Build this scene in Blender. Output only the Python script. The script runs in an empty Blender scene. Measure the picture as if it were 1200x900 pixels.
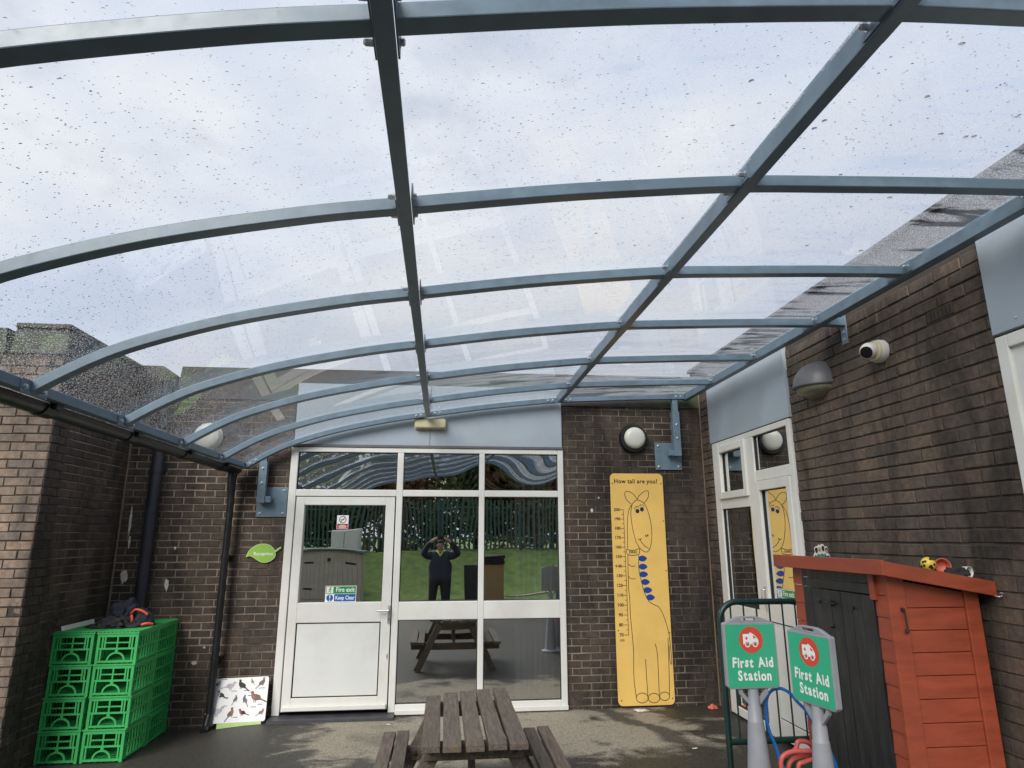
import bpy, bmesh, math, random
import numpy as np
from mathutils import Vector, Matrix, noise as mnoise

random.seed(7)
rng = np.random.default_rng(11)
R = math.radians
S = bpy.context.scene
COL = S.collection

# ------------------------------------------------------------------ camera
F_PX, W_PX, H_PX = 747.0, 1200.0, 900.0
YAW, PITCH, ROLL = R(6.15), R(13.52), R(-0.1)
CAM = Vector((0, 0, 1.70))
_fw = Vector((math.sin(YAW) * math.cos(PITCH), math.cos(YAW) * math.cos(PITCH), math.sin(PITCH)))
_rt = Vector((math.cos(YAW), -math.sin(YAW), 0))
_up = _rt.cross(_fw)
_r2 = math.cos(ROLL) * _rt + math.sin(ROLL) * _up
_u2 = -math.sin(ROLL) * _rt + math.cos(ROLL) * _up
cd = bpy.data.cameras.new('camera')
cam = bpy.data.objects.new('camera', cd)
COL.objects.link(cam)
cam.matrix_world = Matrix(((_r2.x, _u2.x, -_fw.x, CAM.x), (_r2.y, _u2.y, -_fw.y, CAM.y), (_r2.z, _u2.z, -_fw.z, CAM.z), (0, 0, 0, 1)))
cd.sensor_width = 36.0
cd.lens = F_PX / W_PX * 36.0
cd.clip_start = 0.005
cd.clip_end = 600
S.camera = cam

# ------------------------------------------------------------------ sky, sun, exposure
SUN_EL, SUN_AZ = R(36), R(213)          # azimuth clockwise from +Y: behind the camera, a little to the left
w = bpy.data.worlds.new('World')
S.world = w
w.use_nodes = True
wn, wl = w.node_tree.nodes, w.node_tree.links
wn.clear()
wo = wn.new('ShaderNodeOutputWorld')
bg = wn.new('ShaderNodeBackground')
bg.inputs['Strength'].default_value = 0.10
sky = wn.new('ShaderNodeTexSky')
sky.sky_type = 'NISHITA'
sky.sun_disc = False
sky.sun_elevation = SUN_EL
sky.sun_rotation = SUN_AZ
tc = wn.new('ShaderNodeTexCoord')
mp = wn.new('ShaderNodeMapping')
mp.inputs['Scale'].default_value = (1.0, 1.0, 1.8)
nz = wn.new('ShaderNodeTexNoise')
nz.inputs['Scale'].default_value = 1.7
nz.inputs['Detail'].default_value = 7
nz.inputs['Roughness'].default_value = 0.55
rp = wn.new('ShaderNodeValToRGB')
rp.color_ramp.elements[0].position = 0.36
rp.color_ramp.elements[0].color = (0.45, 0.45, 0.45, 1)
rp.color_ramp.elements[1].position = 0.50
rp.color_ramp.elements[1].color = (1, 1, 1, 1)
n2 = wn.new('ShaderNodeTexNoise')
n2.inputs['Scale'].default_value = 2.6
n2.inputs['Detail'].default_value = 6
r2 = wn.new('ShaderNodeValToRGB')
r2.color_ramp.elements[0].position = 0.38
r2.color_ramp.elements[0].color = (4.55, 5.1, 6.25, 1)
r2.color_ramp.elements[1].position = 0.60
r2.color_ramp.elements[1].color = (6.35, 6.5, 6.85, 1)
mx = wn.new('ShaderNodeMix')
mx.data_type = 'RGBA'
wl.new(tc.outputs['Generated'], mp.inputs['Vector'])
wl.new(mp.outputs['Vector'], nz.inputs['Vector'])
wl.new(mp.outputs['Vector'], n2.inputs['Vector'])
wl.new(nz.outputs['Fac'], rp.inputs['Fac'])
wl.new(n2.outputs['Fac'], r2.inputs['Fac'])
wl.new(rp.outputs['Color'], mx.inputs['Factor'])
wl.new(sky.outputs['Color'], mx.inputs['A'])
wl.new(r2.outputs['Color'], mx.inputs['B'])
wl.new(mx.outputs['Result'], bg.inputs['Color'])
wl.new(bg.outputs['Background'], wo.inputs['Surface'])
sd = bpy.data.lights.new('sun', 'SUN')
sd.energy = 2.7
sd.angle = R(35)
sd.color = (1.0, 0.95, 0.88)
sun = bpy.data.objects.new('sun', sd)
COL.objects.link(sun)
_sd = Vector((math.sin(SUN_AZ) * math.cos(SUN_EL), math.cos(SUN_AZ) * math.cos(SUN_EL), math.sin(SUN_EL)))
sun.rotation_euler = _sd.to_track_quat('Z', 'Y').to_euler()
S.view_settings.view_transform = 'Standard'
S.view_settings.look = 'None'
S.view_settings.gamma = 1.0
S.view_settings.exposure = 0.58
S.view_settings.use_curve_mapping = False
S.render.engine = 'CYCLES'
S.cycles.transparent_max_bounces = 24
S.cycles.max_bounces = 10
S.cycles.use_denoising = True

# ------------------------------------------------------------------ helpers
def wloc(o):
    p = Vector((0, 0, 0))
    while o is not None:
        p += o.location
        o = o.parent
    return p


class MB:
    def __init__(s):
        s.v, s.f, s.m = [], [], []

    def add(s, vs, fs, mi=0):
        b = len(s.v)
        s.v.extend([tuple(v) for v in vs])
        s.f.extend([tuple(b + i for i in f) for f in fs])
        s.m.extend([mi] * len(fs))
        return s

    def box(s, x0, x1, y0, y1, z0, z1, mi=0):
        return s.add([(x0, y0, z0), (x1, y0, z0), (x1, y1, z0), (x0, y1, z0), (x0, y0, z1), (x1, y0, z1), (x1, y1, z1), (x0, y1, z1)],
                     [(0, 3, 2, 1), (4, 5, 6, 7), (0, 1, 5, 4), (1, 2, 6, 5), (2, 3, 7, 6), (3, 0, 4, 7)], mi)

    def obox(s, c, a, b, d, mi=0):
        c, a, b, d = Vector(c), Vector(a), Vector(b), Vector(d)
        vs = [c + i * a + j * b + k * d for k in (-1, 1) for (i, j) in ((-1, -1), (1, -1), (1, 1), (-1, 1))]
        return s.add(vs, [(0, 3, 2, 1), (4, 5, 6, 7), (0, 1, 5, 4), (1, 2, 6, 5), (2, 3, 7, 6), (3, 0, 4, 7)], mi)

    def bar(s, p, q, wd, th, up=(0, 0, 1), mi=0):
        p, q = Vector(p), Vector(q)
        d = q - p
        sd_ = d.cross(Vector(up)).normalized()
        u = sd_.cross(d).normalized()
        return s.obox((p + q) / 2, d / 2, sd_ * wd / 2, u * th / 2, mi)

    def tube(s, pts, r, n=8, caps=True, closed=False, mi=0):
        pts = [Vector(p) for p in pts]
        N = len(pts)
        rr = r if isinstance(r, (list, tuple)) else [r] * N
        vs, fs = [], []
        prev = None
        for i, p in enumerate(pts):
            if closed:
                t = (pts[(i + 1) % N] - pts[i - 1]).normalized()
            else:
                t = (pts[min(i + 1, N - 1)] - pts[max(i - 1, 0)]).normalized()
            if prev is None:
                a = Vector((0, 0, 1)) if abs(t.z) < 0.9 else Vector((1, 0, 0))
                u = t.cross(a).normalized()
            else:
                u = (prev - t * prev.dot(t)).normalized()
            prev = u
            v = t.cross(u)
            for k in range(n):
                an = 2 * math.pi * k / n
                vs.append(p + rr[i] * (math.cos(an) * u + math.sin(an) * v))
        for i in range(N if closed else N - 1):
            j = (i + 1) % N
            for k in range(n):
                l = (k + 1) % n
                fs.append((i * n + k, i * n + l, j * n + l, j * n + k))
        if caps and not closed:
            fs.append(tuple(range(n))[::-1])
            fs.append(tuple((N - 1) * n + k for k in range(n)))
        return s.add(vs, fs, mi)

    def prism(s, poly, origin, ex, ey, depth, mi=0):
        """extrude a 2D polygon (in ex, ey) by the vector depth"""
        o, ex, ey, dp = Vector(origin), Vector(ex), Vector(ey), Vector(depth)
        n = len(poly)
        a = [o + float(p[0]) * ex + float(p[1]) * ey for p in poly]
        vs = a + [q + dp for q in a]
        fs = [tuple(range(n)), tuple(range(2 * n - 1, n - 1, -1))]
        for i in range(n):
            j = (i + 1) % n
            fs.append((i, i + n, j + n, j))
        return s.add(vs, fs, mi)

    def lathe(s, prof, origin, ax, n=24, mi=0):
        ax = Vector(ax).normalized()
        a = Vector((0, 0, 1)) if abs(ax.z) < 0.9 else Vector((1, 0, 0))
        u = ax.cross(a).normalized()
        v = ax.cross(u)
        o = Vector(origin)
        vs, fs = [], []
        for r_, h_ in prof:
            r_, h_ = float(r_), float(h_)
            for k in range(n):
                an = 2 * math.pi * k / n
                vs.append(o + ax * h_ + r_ * (math.cos(an) * u + math.sin(an) * v))
        for i in range(len(prof) - 1):
            for k in range(n):
                l = (k + 1) % n
                fs.append((i * n + k, i * n + l, (i + 1) * n + l, (i + 1) * n + k))
        fs.append(tuple(range(n)))
        fs.append(tuple((len(prof) - 1) * n + k for k in range(n)))
        return s.add(vs, fs, mi)

    def mesh(s, name, mats, off=Vector((0, 0, 0)), smooth=False, fixn=True):
        me = bpy.data.meshes.new(name)
        me.from_pydata([(v[0] - off[0], v[1] - off[1], v[2] - off[2]) for v in s.v], [], s.f)
        for m_ in (mats if isinstance(mats, (list, tuple)) else [mats]):
            me.materials.append(m_)
        if any(s.m):
            me.polygons.foreach_set('material_index', s.m)
        if fixn:
            b = bmesh.new()
            b.from_mesh(me)
            bmesh.ops.recalc_face_normals(b, faces=b.faces)
            b.to_mesh(me)
            b.free()
        if smooth:
            me.polygons.foreach_set('use_smooth', [True] * len(me.polygons))
            try:
                me.set_sharp_from_angle(angle=R(40))
            except Exception:
                pass
        me.update()
        return me

    def pieces(s, name, mats, parent=None, **kw):
        """one object for each connected piece"""
        par = list(range(len(s.v)))

        def fd(i):
            while par[i] != i:
                par[i] = par[par[i]]
                i = par[i]
            return i
        for f in s.f:
            a = fd(f[0])
            for i in f[1:]:
                par[fd(i)] = a
        comp = {}
        for k, f in enumerate(s.f):
            comp.setdefault(fd(f[0]), []).append(k)
        out = []
        for ks in comp.values():
            q = MB()
            ix = {}
            for k in ks:
                for i in s.f[k]:
                    if i not in ix:
                        ix[i] = len(q.v)
                        q.v.append(s.v[i])
                q.f.append(tuple(ix[i] for i in s.f[k]))
                q.m.append(s.m[k])
            out.append(q.build(name, mats, parent, **kw))
        return out

    def build(s, name, mats, parent=None, smooth=False, bevel=0, fixn=True):
        off = wloc(parent) if parent is not None else Vector((0, 0, 0))
        o = bpy.data.objects.new(name, s.mesh(name, mats, off, smooth, fixn))
        COL.objects.link(o)
        if parent is not None:
            o.parent = parent
        if bevel:
            b = o.modifiers.new('bevel', 'BEVEL')
            b.width = bevel
            b.segments = 2
            b.limit_method = 'ANGLE'
        return o


def tag(o, label, cat, group=None):
    o['label'] = label
    o['category'] = cat
    if group:
        o['group'] = group
    return o


def kind(o, k):
    o['kind'] = k
    return o


def thing(name, label, cat, loc=(0, 0, 0), group=None):
    o = bpy.data.objects.new(name, None)
    o.empty_display_size = 0.1
    COL.objects.link(o)
    o.location = loc
    return tag(o, label, cat, group)


def inst(me, name, parent, loc, rot=None):
    o = bpy.data.objects.new(name, me)
    COL.objects.link(o)
    o.parent = parent
    o.location = Vector(loc) - (wloc(parent) if parent else Vector((0, 0, 0)))
    if rot is not None:
        o.rotation_euler = rot
    return o


def copy_tree(o, parent=None):
    c = o.copy()
    COL.objects.link(c)
    c.parent = parent
    for ch in o.children:
        copy_tree(ch, c)
    return c


def smooth_path(pts, k=6, closed=False):
    n = len(pts)
    out = []
    P = [np.array(p, float) for p in pts]
    rngi = range(n if closed else n - 1)
    for i in rngi:
        if closed:
            a, b, c, d = P[i - 1], P[i], P[(i + 1) % n], P[(i + 2) % n]
        else:
            a, b, c, d = P[max(i - 1, 0)], P[i], P[i + 1], P[min(i + 2, n - 1)]
        for j in range(k):
            t = j / k
            out.append(0.5 * ((2 * b) + (-a + c) * t + (2 * a - 5 * b + 4 * c - d) * t * t + (-a + 3 * b - 3 * c + d) * t ** 3))
    if not closed:
        out.append(P[-1])
    return [tuple(q) for q in out]


def ribbon(mb, pts, wd, to3, closed=False, mi=0):
    P = [np.array(p, float) for p in pts]
    n = len(P)
    L, Rr = [], []
    for i in range(n):
        if closed:
            t = P[(i + 1) % n] - P[i - 1]
        else:
            t = P[min(i + 1, n - 1)] - P[max(i - 1, 0)]
        t = t / (np.linalg.norm(t) + 1e-9)
        nn = np.array([-t[1], t[0]]) * wd / 2
        L.append(to3(*(P[i] + nn)))
        Rr.append(to3(*(P[i] - nn)))
    vs = L + Rr
    fs = [(i, (i + 1) % n, n + (i + 1) % n, n + i) for i in range(n if closed else n - 1)]
    mb.add(vs, fs, mi)


def ell(cx, cy, rx, ry, n=20, a0=0, a1=2 * math.pi, rot=0):
    out = []
    full = abs(a1 - a0 - 2 * math.pi) < 1e-6
    for i in range(n if full else n + 1):
        a = a0 + (a1 - a0) * i / n
        x, y = rx * math.cos(a), ry * math.sin(a)
        out.append((cx + x * math.cos(rot) - y * math.sin(rot), cy + x * math.sin(rot) + y * math.cos(rot)))
    return out


def rrect(x0, x1, y0, y1, r, n=5):
    out = []
    for cx, cy, a in ((x1 - r, y1 - r, 0), (x0 + r, y1 - r, 90), (x0 + r, y0 + r, 180), (x1 - r, y0 + r, 270)):
        for i in range(n + 1):
            t = R(a + 90 * i / n)
            out.append((cx + r * math.cos(t), cy + r * math.sin(t)))
    return out


def flat(mb, poly, to3, mi=0):
    mb.add([to3(*p) for p in poly], [tuple(range(len(poly)))], mi)


_tc = {}


def glyphs(sx, size, bold=0.0, space=1.0):
    key = (sx, size, bold, space)
    if key in _tc:
        return _tc[key]
    cu = bpy.data.curves.new('t', 'FONT')
    cu.body = sx
    cu.size = size
    cu.align_x = 'CENTER'
    cu.align_y = 'CENTER'
    cu.offset = bold
    cu.space_character = space
    cu.resolution_u = 3
    ob = bpy.data.objects.new('t', cu)
    COL.objects.link(ob)
    dg = bpy.context.evaluated_depsgraph_get()
    me = bpy.data.meshes.new_from_object(ob.evaluated_get(dg))
    res = ([tuple(v.co)[:2] for v in me.vertices], [tuple(p.vertices) for p in me.polygons])
    bpy.data.objects.remove(ob)
    bpy.data.curves.remove(cu)
    bpy.data.meshes.remove(me)
    _tc[key] = res
    return res


def text(mb, sx, cx, cy, size, to3, bold=0.0, space=1.0, mi=0, width=None):
    vs, fs = glyphs(sx, size, bold, space)
    if width:
        x = [v[0] for v in vs]
        k = width / max(1e-6, max(x) - min(x))
        x0 = (max(x) + min(x)) / 2
        vs = [((v[0] - x0) * k, v[1]) for v in vs]
    mb.add([to3(cx + v[0], cy + v[1]) for v in vs], fs, mi)


# ------------------------------------------------------------------ materials
def nmat(name):
    m = bpy.data.materials.new(name)
    m.use_nodes = True
    nt = m.node_tree
    b = nt.nodes['Principled BSDF']
    return m, nt, b


def N(nt, t, **kw):
    n = nt.nodes.new(t)
    for k, v in kw.items():
        if k in n.inputs:
            n.inputs[k].default_value = v
        else:
            setattr(n, k, v)
    return n


def ramp(nt, fac, stops):
    r_ = nt.nodes.new('ShaderNodeValToRGB')
    e = r_.color_ramp.elements
    while len(e) < len(stops):
        e.new(0.5)
    for i, (p, c) in enumerate(stops):
        e[i].position = p
        e[i].color = (*c, 1) if len(c) == 3 else c
    nt.links.new(fac, r_.inputs['Fac'])
    return r_.outputs['Color']


def mixc(nt, fac, a, b, mode='MIX'):
    m = nt.nodes.new('ShaderNodeMix')
    m.data_type = 'RGBA'
    m.blend_type = mode
    for sock, val in (('Factor', fac), ('A', a), ('B', b)):
        s_ = m.inputs[sock]
        if hasattr(val, 'is_linked'):
            nt.links.new(val, s_)
        elif isinstance(val, (int, float)):
            s_.default_value = val
        else:
            s_.default_value = (*val, 1)
    return m.outputs['Result']


def posn(nt, coord='pos', scale=None):
    if coord == 'pos':
        g = nt.nodes.new('ShaderNodeNewGeometry')
        o = g.outputs['Position']
    else:
        g = nt.nodes.new('ShaderNodeTexCoord')
        o = g.outputs['Object']
    if scale is not None:
        mpn = nt.nodes.new('ShaderNodeMapping')
        mpn.inputs['Scale'].default_value = scale
        nt.links.new(o, mpn.inputs['Vector'])
        o = mpn.outputs['Vector']
    return o


def noi(nt, vec, scale, detail=4, rough=0.55, dist=0.0):
    n = nt.nodes.new('ShaderNodeTexNoise')
    n.inputs['Scale'].default_value = scale
    n.inputs['Detail'].default_value = detail
    n.inputs['Roughness'].default_value = rough
    n.inputs['Distortion'].default_value = dist
    nt.links.new(vec, n.inputs['Vector'])
    return n.outputs['Fac']


def bump(nt, b, h, strength, dist):
    bp = nt.nodes.new('ShaderNodeBump')
    bp.inputs['Strength'].default_value = strength
    bp.inputs['Distance'].default_value = dist
    nt.links.new(h, bp.inputs['Height'])
    nt.links.new(bp.outputs['Normal'], b.inputs['Normal'])


def M(name, col, rough=0.6, metal=0.0, var=0.15, vscale=9.0, bmp=0.0, bscale=180.0, coord='pos', dirt=None, dscale=4.0, damt=0.5, spec=0.5, stretch=None, coat=0.0):
    m, nt, b = nmat(name)
    v = posn(nt, coord, stretch)
    f = noi(nt, v, vscale)
    lo = tuple(max(0, c * (1 - var)) for c in col)
    hi = tuple(min(1, c * (1 + var)) for c in col)
    c = ramp(nt, f, [(0.3, lo), (0.7, hi)])
    if dirt is not None:
        fd = noi(nt, v, dscale, 6, 0.65)
        fm = ramp(nt, fd, [(0.48, (0, 0, 0)), (0.72, (damt, damt, damt))])
        c = mixc(nt, fm, c, dirt)
    nt.links.new(c, b.inputs['Base Color'])
    fr = ramp(nt, f, [(0.3, (rough * 0.85,) * 3), (0.7, (min(1, rough * 1.15),) * 3)])
    nt.links.new(fr, b.inputs['Roughness'])
    b.inputs['Metallic'].default_value = metal
    b.inputs['Specular IOR Level'].default_value = spec
    if coat:
        b.inputs['Coat Weight'].default_value = coat
    if bmp:
        bump(nt, b, noi(nt, v, bscale, 3), bmp, 0.003)
    return m


def brick_mat(name, rnd, k=1.0):
    m, nt, b = nmat(name)
    if rnd == 'object':
        rn = nt.nodes.new('ShaderNodeObjectInfo').outputs['Random']
    else:
        rn = nt.nodes.new('ShaderNodeNewGeometry').outputs['Random Per Island']
    base = ramp(nt, rn, [(0.0, (0.054, 0.045, 0.039)), (0.2, (0.076, 0.058, 0.046)), (0.4, (0.064, 0.052, 0.044)), (0.6, (0.088, 0.066, 0.052)), (0.8, (0.056, 0.047, 0.042)), (1.0, (0.072, 0.056, 0.046))])
    v = posn(nt)
    f = noi(nt, v, 26, 6, 0.7)
    c = mixc(nt, 1.0, base, ramp(nt, f, [(0.3, (0.66, 0.65, 0.66)), (0.7, (1.36, 1.34, 1.3))]), 'MULTIPLY')
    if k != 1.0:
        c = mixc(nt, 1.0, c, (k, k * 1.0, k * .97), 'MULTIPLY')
    big = noi(nt, v, 1.3, 4, 0.6)
    c = mixc(nt, 1.0, c, ramp(nt, big, [(0.35, (0.72, 0.72, 0.74)), (0.65, (1.2, 1.18, 1.14))]), 'MULTIPLY')
    soot = noi(nt, posn(nt, 'pos', (2.2, 2.2, 0.5)), 1.6, 6, 0.68, 0.5)
    c = mixc(nt, 1.0, c, ramp(nt, soot, [(0.36, (0.42, 0.42, 0.42)), (0.52, (1.0, 1.0, 1.0)), (0.7, (1.3, 1.26, 1.2))]), 'MULTIPLY')
    # pale mineral bloom and lime runs
    bl = noi(nt, posn(nt, 'pos', (3, 3, 1.2)), 5, 8, 0.75)
    c = mixc(nt, ramp(nt, bl, [(0.60, (0, 0, 0)), (0.80, (0.5, 0.5, 0.5))]), c, (0.30, 0.28, 0.26))
    nt.links.new(c, b.inputs['Base Color'])
    b.inputs['Roughness'].default_value = 0.78
    b.inputs['Specular IOR Level'].default_value = 0.35
    bump(nt, b, noi(nt, posn(nt, 'pos', (1, 1, 2.2)), 85, 6, 0.7), 0.7, 0.006)
    return m


M_BRICK_O = brick_mat('brick_single', 'object')
M_BRICK_I = brick_mat('brick_joined', 'island')
M_BRICKR_O = brick_mat('brightened_brick_single', 'object', 1.55)  # right wall copy, lightened so the colour carries extra skylight
M_BRICKR_I = brick_mat('brightened_brick_joined', 'island', 1.55)
M_BRICKLIT_O = brick_mat('lit_brick_single', 'object', 2.6)     # wing front face: open-sky light painted in as a paler brick colour
M_BRICKLIT_I = brick_mat('lit_brick_joined', 'island', 2.6)


def mortar_mat(name='mortar', dark=False):
    m, nt, b = nmat(name)
    v = posn(nt)
    f = noi(nt, v, 1.5, 5, 0.65)
    c = ramp(nt, f, [(0.36, (0.06, 0.050, 0.042)), (0.50, (0.21, 0.172, 0.13)), (0.68, (0.34, 0.28, 0.205))])
    f2 = noi(nt, v, 60, 3)
    c = mixc(nt, 1.0, c, ramp(nt, f2, [(0.3, (0.7, 0.7, 0.7)), (0.7, (1.25, 1.25, 1.25))]), 'MULTIPLY')
    # the wall on the open side is weathered almost black in the joints
    sx = nt.nodes.new('ShaderNodeSeparateXYZ')
    nt.links.new(posn(nt), sx.inputs[0])
    k = ramp(nt, sx.outputs['X'], [(0.0, (0, 0, 0)), (1.0, (0, 0, 0))])
    mr = nt.nodes.new('ShaderNodeMapRange')
    mr.inputs['From Min'].default_value = 2.4
    mr.inputs['From Max'].default_value = 2.9
    nt.links.new(sx.outputs['X'], mr.inputs['Value'])
    c = mixc(nt, mr.outputs['Result'], c, mixc(nt, 0.82, c, (0.03, 0.026, 0.023)))
    if dark:
        c = mixc(nt, 0.8, c, (0.03, 0.026, 0.023))
    nt.links.new(c, b.inputs['Base Color'])
    b.inputs['Roughness'].default_value = 0.9
    bump(nt, b, f2, 0.6, 0.004)
    return m


M_MORTAR = mortar_mat()
M_MORTAR_D = mortar_mat('weathered_mortar', True)
M_STEEL = M('canopy_steel', (0.138, 0.205, 0.268), 0.34, 0.0, 0.08, 14, 0.05, 300, spec=0.6, dirt=(0.085, 0.115, 0.13), dscale=11, damt=0.45)
M_BOLT = M('zinc_bolt', (0.55, 0.57, 0.6), 0.35, 0.8, 0.2, 60)
M_BLACKPL = M('black_plastic', (0.012, 0.013, 0.016), 0.38, 0, 0.3, 12)
M_PIPE = M('dark_pipe', (0.022, 0.026, 0.035), 0.42, 0, 0.25, 6)
M_WHITE = M('white_upvc', (0.72, 0.72, 0.69), 0.36, 0, 0.05, 3, dirt=(0.42, 0.36, 0.26), dscale=2.2, damt=0.22)
M_PANELW = M('white_door_panel', (0.70, 0.715, 0.70), 0.42, 0, 0.03, 3, dirt=(0.45, 0.42, 0.35), dscale=7, damt=0.2)
M_GASKET = M('black_gasket', (0.015, 0.015, 0.015), 0.6)
M_GREY = M('grey_fascia', (0.36, 0.42, 0.48), 0.42, 0, 0.05, 2.2, dirt=(0.2, 0.21, 0.22), dscale=1.6, damt=0.25)
M_PARAPET = M('dark_parapet_tile', (0.052, 0.046, 0.045), 0.7, 0, 0.35, 14, 0.5, 60, dirt=(0.06, 0.11, 0.03), dscale=2.2, damt=0.85)
M_LEAD = M('lead_flashing', (0.055, 0.056, 0.066), 0.5, 0, 0.2, 8, 0.2, 40)
M_YELLOW = M('yellow_board', (0.86, 0.555, 0.15), 0.5, 0, 0.06, 4, dirt=(0.66, 0.46, 0.15), dscale=3, damt=0.35)
M_INK = M('black_ink', (0.012, 0.012, 0.014), 0.5)
M_BLUE = M('blue_paint', (0.012, 0.055, 0.30), 0.45)
M_NAVY = M('dark_blue_paint', (0.01, 0.02, 0.09), 0.4)
M_RED = M('red_shed_paint', (0.31, 0.060, 0.026), 0.55, 0, 0.18, 5, 0.35, 90, stretch=(1, 1, 5), dirt=(0.24, 0.045, 0.02), dscale=6, damt=0.5)
M_BLACKP = M('black_shed_paint', (0.012, 0.013, 0.015), 0.42, 0, 0.3, 8, 0.35, 90, stretch=(4, 4, 0.6), dirt=(0.08, 0.08, 0.085), dscale=7, damt=0.45)
M_FELT = M('roof_felt', (0.05, 0.045, 0.045), 0.9, 0, 0.3, 40, 0.5, 150)
M_RUST = M('rusty_iron', (0.05, 0.03, 0.022), 0.7, 0.3, 0.4, 60)
M_CRATE = M('green_crate_plastic', (0.036, 0.37, 0.095), 0.45, 0, 0.14, 6, dirt=(0.03, 0.28, 0.08), dscale=5, damt=0.4, coat=0.1)
M_GREENPAINT = M('dark_green_paint', (0.010, 0.033, 0.029), 0.35, 0, 0.15, 8)
M_PALE = M('fence_green_paint', (0.018, 0.062, 0.052), 0.45, 0, 0.2, 4)
M_SIGNGREY = M('sign_grey_plastic', (0.27, 0.28, 0.31), 0.45, 0, 0.08, 8)
M_SIGNGREEN = M('sign_green', (0.040, 0.40, 0.225), 0.32, 0, 0.03, 4)
M_SIGNRED = M('sign_red', (0.62, 0.075, 0.045), 0.35, 0, 0.05, 9)
M_PRINTW = M('white_print', (0.80, 0.80, 0.80), 0.45, 0, 0.02)
M_SAFEG = M('safety_green', (0.012, 0.27, 0.075), 0.4, 0, 0.03)
M_SAFEB = M('safety_blue', (0.015, 0.10, 0.36), 0.4, 0, 0.03)
M_SAFER = M('safety_red', (0.42, 0.025, 0.02), 0.4, 0, 0.03)
M_LIME = M('lime_leaf_green', (0.27, 0.50, 0.075), 0.4, 0, 0.08, 9)
M_LIME2 = M('lime_edge', (0.42, 0.58, 0.22), 0.45, 0, 0.08, 9)
M_CREAM = M('cream_plastic', (0.60, 0.55, 0.36), 0.4, 0, 0.06, 8)
M_OPAL = M('opal_lens', (0.66, 0.66, 0.60), 0.3, 0, 0.04, 6)
M_LAMPGREY = M('lamp_grey', (0.12, 0.12, 0.135), 0.45, 0, 0.12, 10, dirt=(0.2, 0.2, 0.2), dscale=14, damt=0.3)
M_LENS = M('dirty_lamp_lens', (0.22, 0.21, 0.15), 0.25, 0, 0.3, 12)
M_CCTV = M('camera_white', (0.74, 0.73, 0.70), 0.35, 0, 0.04, 9)
M_CCTV2 = M('camera_cream_ring', (0.60, 0.54, 0.38), 0.45, 0, 0.04, 9)
M_GLOSSBLK = M('gloss_black', (0.008, 0.008, 0.01), 0.12)
M_HOSEB = M('blue_hose_rubber', (0.012, 0.16, 0.52), 0.35, 0, 0.12, 20)
M_HOSEP = M('pink_hose_rubber', (0.50, 0.085, 0.075), 0.45, 0, 0.12, 20)
M_DGREEN = M('dark_green_tub', (0.012, 0.10, 0.035), 0.45, 0, 0.15, 20)
M_FABN = M('navy_fabric', (0.022, 0.026, 0.042), 0.85, 0, 0.35, 30, 0.6, 220)
M_FABB = M('charcoal_fabric', (0.022, 0.022, 0.024), 0.85, 0, 0.35, 30, 0.6, 220)
M_COAT = M('navy_coat', (0.040, 0.046, 0.070), 0.75, 0, 0.3, 12, 0.5, 60)
M_TROUSER = M('dark_trousers', (0.030, 0.030, 0.033), 0.85, 0, 0.3, 12, 0.5, 60)
M_ORANGE = M('orange_trim', (0.75, 0.10, 0.03), 0.6, 0, 0.1)
M_ROOM = M('interior_paint', (0.16, 0.16, 0.15), 0.8, 0, 0.1)
M_CURTAIN = M('curtain_cloth', (0.42, 0.44, 0.45), 0.9, 0, 0.1, 5)
M_BEIGE = M('beige_timber_paint', (0.40, 0.36, 0.27), 0.6, 0, 0.1, 5, 0.2, 60)
M_PALEBOX = M('pale_plastic_box', (0.55, 0.55, 0.48), 0.5, 0, 0.06, 5)
M_LIDG = M('grey_green_lid', (0.12, 0.18, 0.17), 0.5, 0, 0.1, 5)
M_TAN = M('tan_board', (0.36, 0.25, 0.11), 0.6, 0, 0.1, 5)
M_SKIN = M('skin', (0.50, 0.30, 0.22), 0.55, 0, 0.06, 20)
M_HIVIS = M('hi_vis_collar', (0.45, 0.70, 0.04), 0.6, 0, 0.05)
M_BALLY = M('yellow_ball', (0.75, 0.52, 0.05), 0.4, 0, 0.08, 20)
M_BALLR = M('coral_ball', (0.60, 0.13, 0.075), 0.45, 0, 0.1, 25)
M_LITTER = M('litter_paper', (0.6, 0.57, 0.5), 0.8, 0, 0.2, 30)
M_SEAL = M('corner_sealant', (0.17, 0.125, 0.085), 0.8, 0, 0.3, 12)
M_BARK = M('tree_bark', (0.055, 0.042, 0.032), 0.9, 0, 0.3, 12, 0.6, 40)


def wood_mat():
    m, nt, b = nmat('weathered_timber')
    v = posn(nt, 'obj', (14, 1.1, 14))
    f = noi(nt, v, 5, 7, 0.7, 0.6)
    rn = nt.nodes.new('ShaderNodeObjectInfo').outputs['Random']
    c = ramp(nt, f, [(0.25, (0.030, 0.025, 0.022)), (0.5, (0.105, 0.085, 0.068)), (0.75, (0.195, 0.160, 0.128))])
    c = mixc(nt, 1.0, c, ramp(nt, rn, [(0, (0.8, 0.79, 0.78)), (1, (1.2, 1.17, 1.13))]), 'MULTIPLY')
    p = noi(nt, posn(nt), 3.5, 5, 0.6)
    c = mixc(nt, ramp(nt, p, [(0.58, (0, 0, 0)), (0.75, (0.5, 0.5, 0.5))]), c, (0.15, 0.095, 0.035))
    g = noi(nt, posn(nt), 7, 5, 0.7)
    c = mixc(nt, ramp(nt, g, [(0.60, (0, 0, 0)), (0.78, (0.5, 0.5, 0.5))]), c, (0.035, 0.045, 0.02))
    nt.links.new(c, b.inputs['Base Color'])
    b.inputs['Roughness'].default_value = 0.75
    bump(nt, b, f, 0.8, 0.004)
    return m


M_WOOD = wood_mat()


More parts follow.
